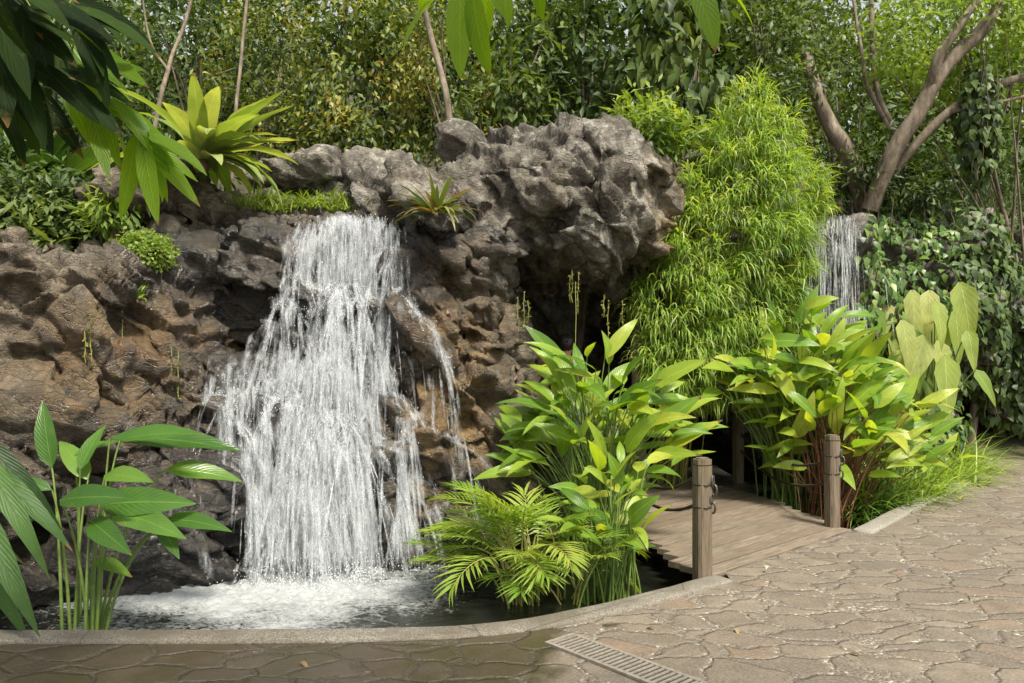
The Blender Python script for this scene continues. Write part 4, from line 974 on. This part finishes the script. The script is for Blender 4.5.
# lip grass and herbs
def tufts(name, pts, n, L0, L1, W, seed, label, m, cat='plant', spread=.05, elev=(.5, 1.5), droop=(.3, 1.6), group=None, kind=None, nv=5):
    R = np.random.default_rng(seed); pts = np.asarray(pts); P = pts[R.integers(0, len(pts), n)]+R.normal(0, spread, (n, 3))*np.array([1, 1, .15])
    az = R.uniform(0, 2*np.pi, n); e = R.uniform(*elev, n); D = np.stack([np.cos(az)*np.cos(e), np.sin(az)*np.cos(e), np.sin(e)], 1); Nn = unit(UP-D*(D@UP)[:, None]+randdir(n)*.2)
    G = Geo(); G.leaves(P, D, Nn, R.uniform(L0, L1, n), W*R.uniform(.7, 1.3, n), R.uniform(*droop, n), prof='blade', nv=nv, cols=3, fold=.3)
    return tag(G.build(name, m), label, None if kind else cat, group, kind)
tufts('herb_tuft', [onrock(x, 205+5*math.sin(x), 0)-UP*.02 for x in range(236, 356, 3)], 1100, .05, .24, .02, 41, 'bright green herbs fringing the ledge beside the top of the falls', M_LITE, spread=.08)
for k, (px, py, Y, s_, lab) in enumerate([(866,520,8.5,.45,'dark grassy clump at the foot of the right hand bridge post'), (903,492,9.0,.5,'grassy clump along the kerb beneath the small broad leaved clump'), (936,468,10.0,.52,'bright grassy clump near the bend of the kerb'), (948,430,10.9,.6,'tall bright grassy clump beneath the ear shaped leaves'), (885,455,9.8,.5,'grassy clump deep in the bank behind the broad leaves')]):
    c = at(px, py, Y); c[2] = -.2; tufts('grass_clump', [c+np.array([dx, dy, 0]) for dx in (-.2, 0, .25) for dy in (0, .3)], 1100, s_, s_*1.8, .034, 50+k, lab, M_GRASS if k in (0, 4) else M_GRASSL, 'grass', .12, (.5, 1.5), (.8, 2.2), 'grass clumps along the right kerb', nv=6)
# hanging rootlets at the cave mouth
def hang(name, items, label, seed, leafy=True):
    R = np.random.default_rng(seed); p = at(*items[0][:3]); o = empty(name, p, label, 'vine'); G = Geo(); GL = Geo()
    for (px, py, Y, ln) in items:
        p = onrock(px, py, .03) if Y < 7 else at(px, py, Y); t = np.linspace(0, 1, 12); pts = p-UP*ln*t[:, None]; pts = wobble(pts, .03*ln+.01, int(px)); G = Geo(); G.tube(pts, .0035, 4, False); G.build('stem', STEM_YEL, o)
        if leafy:
            q = pts[R.integers(0, 12, 26)]; GL.leaves(q, R.normal(0, 1, (26, 3))-UP*.8, randdir(26), .035, .014, .5, prof='oval', nv=2, cols=2)
    if leafy: GL.build('leaves', M_VINE, o)
hang('hanging_vine', [(576,282,7.7,1.3)], 'single thin strand hanging straight down before the cave mouth', 1, False)
hang('hanging_vine', [(572,270,7.75,.32),(578,272,7.8,.4),(570,275,7.8,.25)], 'short leafy strands hanging from the cave lip', 2)
hang('hanging_vine', [(608,300,8.0,.5),(604,295,8.0,.22),(622,300,8.1,.3)], 'wispy strands hanging in the right of the cave mouth', 3)
hang('hanging_vine', [(524,292,7.6,.35),(518,300,7.6,.3),(528,300,7.6,.2)], 'wispy strands on the rock column left of the cave', 4)
hang('hanging_vine', [(90,315,5.9,.35),(100,310,5.9,.25),(85,330,5.9,.25)], 'wispy strands trailing over the left cliff face', 5)
hang('hanging_vine', [(165,330,6.5,.5),(178,350,6.5,.4),(172,345,6.5,.35),(122,310,6.4,.6)], 'wispy strands trailing over the ochre slab left of the cascade', 6)

# ---------------------------------------------------------------- weeping bamboo
def weeping(name, ells, ntuft, per, seed, label):
    R = np.random.default_rng(seed); E = [ell(*e) for e in ells]; o = empty(name, np.array([E[-1][0], E[-1][1], 0]), label, 'bamboo')
    C, d = cloud_pts(E, ntuft, R, .55); keep = (d[:, 1] < .6) & (noise(C*2.6, 91)+.5*noise(C*6, 92) > -.10); C, d = C[keep], d[keep]; k = len(C)
    outd = unit(d*np.array([1, 1, .3])+np.array([0, -.35, .25])); P = np.repeat(C, per, 0)+R.normal(0, .035, (k*per, 3)); dd = np.repeat(outd, per, 0); tone = np.repeat(R.random(k), per); n = len(P)
    D = unit(dd*.85+R.normal(0, .5, (n, 3))+UP*.12); Nn = unit(UP-D*(D@UP)[:, None]*.9+R.normal(0, .2, (n, 3)))
    G = Geo(); G.leaves(P, D, Nn, R.uniform(.13, .32, n), R.uniform(.010, .018, n), R.uniform(.7, 2.3, n), prof='lance', nv=4, cols=2, rnd=np.clip(tone*.55+R.random(n)*.45, 0, 1)); G.build('foliage', M_BAMBOO, o)
    G = Geo(); b0 = np.array([1.95, 9.9, -.3])
    for q in range(70):
        t0 = C[R.integers(k)]; bb = b0+R.normal(0, .12, 3)*np.array([1, 1, 0]); G.tube(bez(bb, np.array([bb[0]*.6+t0[0]*.4, bb[1]*.5+t0[1]*.5, t0[2]+.5]), t0, 10), np.linspace(.009, .003, 10), 5, False)
    G.build('canes', STEM_YEL, o)
weeping('weeping_bamboo', [(752,105,9.3,26,28,.35),(752,150,9.3,48,45,.5),(745,200,9.2,70,55,.6),(782,195,9.3,44,42,.5),(720,250,9.1,75,55,.6),(762,250,9.2,50,50,.55),(690,310,9.0,62,60,.55),(740,320,9.1,60,60,.55),(672,365,8.9,42,45,.45),(718,368,9.1,46,42,.45)], 4600, 9, 61, 'huge weeping mound of bright yellow green bamboo beside the cave')

# ---------------------------------------------------------------- ear shaped leaves
c0 = at(925, 425, 10.2); c0[2] = -.2; ears = [(872,305,885,375),(893,330,900,392),(912,290,922,370),(925,335,905,400),(942,315,938,378),(945,355,950,425),(960,282,975,345),(955,310,962,360),(975,370,1000,402),(905,350,880,400),(935,300,948,345),(925,370,935,415),(866,320,876,350),(885,300,880,350),(902,320,915,372),(930,290,928,335),(915,330,925,388),(938,340,948,392),(958,300,968,335),(968,330,975,368),(895,365,905,405),(915,375,905,425)]
base, tips, D, L = [], [], [], []
R = np.random.default_rng(70)
for (x0, y0, x1, y1) in ears:
    Yv = R.uniform(9.5, 10.3); a_, b_ = at(x0, y0, Yv), at(x1, y1, Yv-.15); tips.append(a_); D.append(b_-a_); L.append(np.linalg.norm(b_-a_)); base.append(c0+R.normal(0, .08, 3)*[1, 1, 0])
base, tips, D, L = map(np.array, (base, tips, D, L))
petioled(base, tips, D, unit(np.array([0, -1, .35])+randdir(len(L))*.45), L*1.1, L*.48, R.uniform(.0, .5, len(L)), 'elephant_ear', 'clump of big pale ear shaped leaves hanging tip down by the pool', 'plant', M_EAR, STEM_GREEN, prof='heart', nv=8, wave=.12, rad=.012)

# ---------------------------------------------------------------- overhanging foreground branches
def fore(name, label, branch, lf, m, seed, ratio=.3, rad=.012):
    R = np.random.default_rng(seed); o = empty(name, at(*branch[0]), label, 'branch'); G = Geo()
    G.tube(catmull([at(*q) for q in branch], 6), rad, 7); 
    P = []; D = []; L = []
    for (x0, y0, x1, y1, Y, dy) in lf:
        a_, b_ = at(x0, y0, Y), at(x1, y1, Y+dy); P.append(a_); D.append(b_-a_); L.append(np.linalg.norm(b_-a_))
    P, D, L = map(np.array, (P, D, L)); Nn = unit(np.array([.1, -.55, .8])+randdir(len(L))*.45)
    GL = Geo(); GL.leaves(P, D, Nn, L*1.03, L*ratio*R.uniform(.85, 1.15, len(L)), R.uniform(.1, .7, len(L)), prof='oval', nv=9, cols=5, fold=.18, wave=.05)
    bp = catmull([at(*q) for q in branch], 6)
    for p in P:
        q = bp[np.argmin(np.linalg.norm(bp-p, axis=1))]; G.tube(bez(q, (p+q)/2+UP*.01, p, 6), .003, 5, False)
    GL.build('leaves', m, o); G.build('stem', STEM_GREEN, o); return o
fore('overhanging_branch', 'backlit green leaf spray hanging into the top of the view', [(350,-60,2.2),(470,-40,2.1),(600,-40,2.1),(720,-60,2.2)],
 [(448,-12,386,32,2.1,-.05),(460,-14,458,70,2.1,-.05),(472,-14,480,72,2.05,0),(488,-10,505,14,2.1,0),(500,-20,514,24,2.15,0),(535,-25,543,20,2.1,.05),(484,-20,490,40,2.2,.1),(690,-25,724,40,2.1,-.05),(715,-22,764,14,2.15,0),(430,-20,420,8,2.2,.1)], M_FORE, 80, .34)
R = np.random.default_rng(81)
lf = []
for (cx, cy, Y, n, sz, a0, a1) in [(-20,-30,2.6,11,125,-.1,1.5),(20,0,2.8,9,105,.1,1.6),(-10,40,2.7,9,95,.2,1.7),(40,70,3.0,6,90,.0,1.2),(70,0,3.0,6,90,.1,1.3),(-25,70,2.8,6,90,.4,1.7)]:
    for k in range(n):
        a_ = a0+(a1-a0)*(k+R.random())/n; ln = sz*R.uniform(.7, 1.1); x0, y0 = cx+R.normal(0, 8), cy+R.normal(0, 8); lf.append((x0, y0, x0+ln*math.cos(a_), y0+ln*math.sin(a_), Y+R.normal(0, .15), R.uniform(-.2, .2)))
fore('overhanging_branch', 'mass of long dark leaves hanging from the upper left corner', [(-120,-60,2.5),(-30,-20,2.6),(40,10,2.8),(60,90,3.0)], lf, leaf_mat('shaded_fore_leaf', [(.010, .022, .004), (.018, .042, .007), (.045, .09, .012)], .45, .65, veins=11, spec=.15), 82, .22, .018)  # near-black leaf colours, the corner's shade put into them
lf = []
for (cx, cy, Y, n, sz, a0, a1) in [(105,100,3.3,6,80,.3,1.6),(140,135,3.3,7,80,.3,1.75),(70,40,3.3,4,80,.3,.9),(60,70,3.4,5,80,-.2,1.2)]:
    for k in range(n):
        a_ = a0+(a1-a0)*(k+.5)/n; ln = sz*R.uniform(.8, 1.1); x0, y0 = cx+R.normal(0, 4), cy+R.normal(0, 4); lf.append((x0, y0, x0+ln*math.cos(a_), y0+ln*math.sin(a_), Y+R.normal(0, .08), R.uniform(-.2, .1)))
fore('overhanging_branch', 'sunlit drooping leaf cluster in front of the birds nest fern', [(-60,-80,3.0),(30,0,3.2),(80,60,3.3),(125,118,3.3),(150,140,3.3)], lf, M_FORE, 83, .2)

# unseen tree added behind the camera, its crown placed to shadow the near left paving
def unseen_shade_tree():
    R = np.random.default_rng(90); b0 = np.array([3.0, -2.6, 0.]); o = empty('unseen_shade_tree', b0, 'unseen tree added behind the camera, crown shaped to shade the near left paving', 'tree')
    E = [(.75, -.35, 7.0, 1.05, .38, .4), (-1.3, -.3, 7.1, .6, .4, .4), (3.0, -1.9, 7.6, 1.3, 1.0, .7), (2.6, -3.4, 7.9, 1.6, 1.3, .9), (.6, -2.2, 7.3, 1.2, .9, .6)]
    G = Geo(); C = cloud(G, E, 520, 12, .22, .24, .4, R, nv=3); G.build('crown', M_DARK, o)
    G = Geo(); top = np.array([1.8, -1.6, 7.3]); pts = wobble(bez(b0, (b0+top)/2+[.3, 0, 0], top, 12), .2, 3); G.tube(pts, np.linspace(.24, .08, 12), 10)
    for k in range(16): t0 = C[R.integers(len(C))]; G.tube(wobble(bez(pts[8+k % 4], (pts[9]+t0)/2+UP*.3, t0, 8), .1, k), np.linspace(.06, .015, 8), 6, False)
    G.build('trunk', BARK, o)
unseen_shade_tree()

# ---------------------------------------------------------------- people in the cave passage
SKIN = flat('skin', (.42, .22, .15), .5, .12, 8); HAIR = flat('dark_hair', (.018, .012, .009), .5, .4, 60); CLOTH = flat('dark_shorts', (.03, .035, .05), .8, .3, 30)
def person(c, h, yaw, arm, label, clad):
    k = h/1.75; j = {}
    def P(n, x, y, z, r): j[n] = (np.array([x, y, z])*k, r*k)
    P('pelvis', 0, 0, .95, .13); P('belly', 0, 0, 1.08, .125); P('chest', 0, -.005, 1.27, .145); P('neckb', 0, .0, 1.43, .07); P('neck', 0, 0, 1.50, .052); P('skull0', 0, -.01, 1.58, .072); P('skull1', 0, -.012, 1.66, .088); P('crown', 0, -.0, 1.71, .07)
    for s_, n in ((-1, 'L'), (1, 'R')):
        P('sh'+n, s_*.17, 0, 1.40, .062); P('up'+n, s_*.205, .0, 1.28, .048)
        bent = arm and s_ > 0
        P('el'+n, s_*(.25), (-.02), 1.12, .040); P('wr'+n, s_*(.20 if bent else .27), -.22 if bent else -.06, 1.16 if bent else .88, .027); P('ha'+n, s_*(.18 if bent else .27), -.30 if bent else -.08, 1.19 if bent else .80, .033)
        P('hip'+n, s_*.09, 0, .88, .095); P('kn'+n, s_*.10, -.02*s_, .48, .058); P('an'+n, s_*.10, .0, .09, .037); P('to'+n, s_*.11, -.14, .03, .034)
        for q in range(4):
            a_, _ = j['ha'+n]; d = np.array([(q-1.5)*.018, 0, 0])*k; f = np.array([0, -.06, -.01])*k if bent else np.array([0, -.02, -.07])*k
            j['f%d%s' % (q, n)] = (a_+d+f*.5, .0095*k); j['g%d%s' % (q, n)] = (a_+d+f*(1.1-.08*abs(q-1.5)), .008*k)
        a_, _ = j['ha'+n]; j['t'+n] = (a_+np.array([-s_*.035, -.02, .0])*k, .010*k); j['u'+n] = (a_+np.array([-s_*.045, -.035, -.03])*k, .008*k)
    E = [('pelvis', 'belly'), ('belly', 'chest'), ('chest', 'neckb'), ('neckb', 'neck'), ('neck', 'skull0'), ('skull0', 'skull1'), ('skull1', 'crown')]
    for n in 'LR':
        E += [('neckb', 'sh'+n), ('sh'+n, 'up'+n), ('up'+n, 'el'+n), ('el'+n, 'wr'+n), ('wr'+n, 'ha'+n), ('pelvis', 'hip'+n), ('hip'+n, 'kn'+n), ('kn'+n, 'an'+n), ('an'+n, 'to'+n), ('ha'+n, 't'+n), ('t'+n, 'u'+n)]
        for q in range(4): E += [('ha'+n, 'f%d%s' % (q, n)), ('f%d%s' % (q, n), 'g%d%s' % (q, n))]
    names = list(j); ix = {n: i for i, n in enumerate(names)}
    me = bpy.data.meshes.new('person'); me.from_pydata([j[n][0].tolist() for n in names], [(ix[a], ix[b_]) for a, b_ in E], []); me.update()
    o = bpy.data.objects.new('tmp', me); COL.objects.link(o); m = o.modifiers.new('s', 'SKIN'); m.use_smooth_shade = True
    for i, n in enumerate(names):
        v = me.skin_vertices[0].data[i]; r_ = j[n][1]; v.radius = (r_*1.25, r_*.85) if n in ('pelvis', 'belly', 'chest') else (r_, r_); v.use_root = (n == 'pelvis')
    s2 = o.modifiers.new('d', 'SUBSURF'); s2.levels = 2; s2.render_levels = 2
    dg = bpy.context.evaluated_depsgraph_get(); nm = bpy.data.meshes.new_from_object(o.evaluated_get(dg)); bpy.data.objects.remove(o); nm.name = 'person'
    nm.materials.clear(); nm.materials.append(SKIN)
    nm.polygons.foreach_set('use_smooth', [True]*len(nm.polygons))
    ob = bpy.data.objects.new('person', nm); COL.objects.link(ob); ob.location = c; ob.rotation_euler = (0, 0, yaw); tag(ob, label, 'person', 'people walking in the cave')
    # hair cap, face features
    V = IV*np.array([.098, .112, .10])*k+np.array([0, .012, 1.665])*k; keep = (V[:, 2] > 1.62*k) | (V[:, 1] > .03*k); fk = keep[IF].all(1)
    V = V*(1+.012*noise(V*60, 3))[:, None]
    hm = mesh_np('hair', V, IF[fk], HAIR); hm.parent = ob
    for s_ in (-1, 1):
        G = Geo(); G.tube(np.array([[s_*.03, -.092, 1.645], [s_*.03, -.098, 1.645]])*k, .009*k, 8)
        e_ = G.build('eye', HAIR); e_.parent = ob
    G = Geo(); G.tube(np.array([[0, -.09, 1.66], [0, -.107, 1.625], [0, -.092, 1.612]])*k, np.array([.007, .012, .01])*k, 7)
    n_ = G.build('nose', SKIN); n_.parent = ob
    G = Geo(); G.tube(np.array([[-.022, -.083, 1.585], [0, -.09, 1.583], [.022, -.083, 1.585]])*k, .005*k, 6); q_ = G.build('mouth', flat('lips', (.25, .09, .07), .5)); q_.parent = ob
    for s_ in (-1, 1):
        G = Geo(); G.tube(np.array([[s_*.085, .0, 1.66], [s_*.098, .004, 1.64], [s_*.085, .0, 1.61]])*k, .012*k, 7)
        n_ = G.build('ear', SKIN); n_.parent = ob
    G = Geo(); G.tube(np.array([[0, 0, 1.04], [0, 0, .97], [0, 0, .86]])*k, np.array([.165, .18, .19])*k, 16, False)
    for s_ in (-1, 1): G.tube(np.array([[s_*.09, 0, .92], [s_*.10, 0, .74], [s_*.10, -.01, .6]])*k, np.array([.12, .105, .095])*k, 14, False)
    n_ = G.build('shorts', CLOTH); n_.parent = ob
    return ob
pc = at(566, 350, 8.9); person((pc[0], pc[1], .04), 1.76, math.radians(175), True, 'shirtless person with dark hair walking into the cave behind the leaves', 0)
pc = at(541, 350, 9.3); person((pc[0], pc[1], .04), 1.72, math.radians(100), False, 'shirtless person half hidden by the rock column inside the cave', 0)
# cave floor
tag(mesh_np('cave_floor', np.array([[x, y, .0+.01*math.sin(x*7+y*5)] for y in np.linspace(9.2, 14, 12) for x in np.linspace(-.6, 2.9, 9)]), np.array([[r_*9+c_, r_*9+c_+1, r_*9+c_+10, r_*9+c_+9] for r_ in range(11) for c_ in range(8)]), MAT_ROCK, attrs={'wet': np.full(108, .8), 'ochre': np.zeros(108)}), kind='structure')

# fallen leaves on the paving
M_DRY = leaf_mat('dry_leaf', [(.18, .11, .05), (.30, .22, .10), (.50, .46, .34)], .2, .6)
R = np.random.default_rng(300)
for k, (px, py, lab) in enumerate([(768,566,'pale curled fallen leaf at the front edge of the footbridge'),(735,628,'small dry leaf on the paving below the front bridge post'),(905,560,'small dry leaf on the open paving at the right'),(860,655,'dry leaf on the paving near the bottom right'),(655,628,'brown leaf lying by the upper end of the drain grate'),(965,600,'dry leaf on the sunlit paving near the right edge'),(300,662,'dry leaf on the dark wet paving below the cascade')]):
    c = ground(px, py, .045 if k == 0 else .012); a_ = R.uniform(0, 6.28); G = Geo(); G.leaves(c[None], np.array([[math.cos(a_), math.sin(a_), .12]]), UP[None], R.uniform(.05, .08, 1), R.uniform(.02, .03, 1), R.uniform(.4, 1.2, 1), prof='lance', nv=5, cols=3, fold=.5, rnd=[1. if k == 0 else R.random()])
    tag(G.build('fallen_leaf', M_DRY), lab, 'leaf', 'fallen leaves on the ground')
SKY, SUN, EXPO = 0.125, 4.2, 0.74
# ================================================================ light, sky, camera
sd_ = Vector((.34, -.60, 1.05)).normalized()          # towards the sun
el = math.asin(sd_.z); azr = math.atan2(sd_.x, sd_.y)
w = bpy.data.worlds.new('World'); S.world = w; w.use_nodes = True
nt = w.node_tree; bg = nt.nodes['Background']; sky = nt.nodes.new('ShaderNodeTexSky')
sky.sky_type = 'NISHITA'; sky.sun_disc = False; sky.sun_elevation = el; sky.sun_rotation = azr; sky.dust_density = 3.0; sky.air_density = 1.2
hs = nt.nodes.new('ShaderNodeHueSaturation'); hs.inputs['Saturation'].default_value = .18; nt.links.new(sky.outputs[0], hs.inputs['Color']); nt.links.new(hs.outputs[0], bg.inputs[0]); bg.inputs[1].default_value = SKY
L = bpy.data.lights.new('sun', 'SUN'); L.energy = SUN; L.angle = math.radians(10.0); L.color = (1, .93, .80)
lo = bpy.data.objects.new('sun', L); COL.objects.link(lo); lo.rotation_euler = sd_.to_track_quat('Z', 'Y').to_euler()
cam = bpy.data.cameras.new('camera'); co = bpy.data.objects.new('camera', cam); COL.objects.link(co)
co.location = (0, 0, CAMZ); co.rotation_euler = (math.radians(90), 0, 0)
cam.sensor_width = 36; cam.lens = 36*F/1024; cam.shift_y = (HY-341.5)/1024; cam.clip_end = 500; cam.clip_start = .05
S.camera = co
S.view_settings.view_transform = 'Standard'; S.view_settings.look = 'None'; S.view_settings.gamma = 1; S.view_settings.exposure = EXPO
try:
    S.cycles.max_bounces = 8; S.cycles.diffuse_bounces = 3; S.cycles.glossy_bounces = 3; S.cycles.transmission_bounces = 4; S.cycles.transparent_max_bounces = 16
    S.cycles.use_denoising = True
except Exception: pass
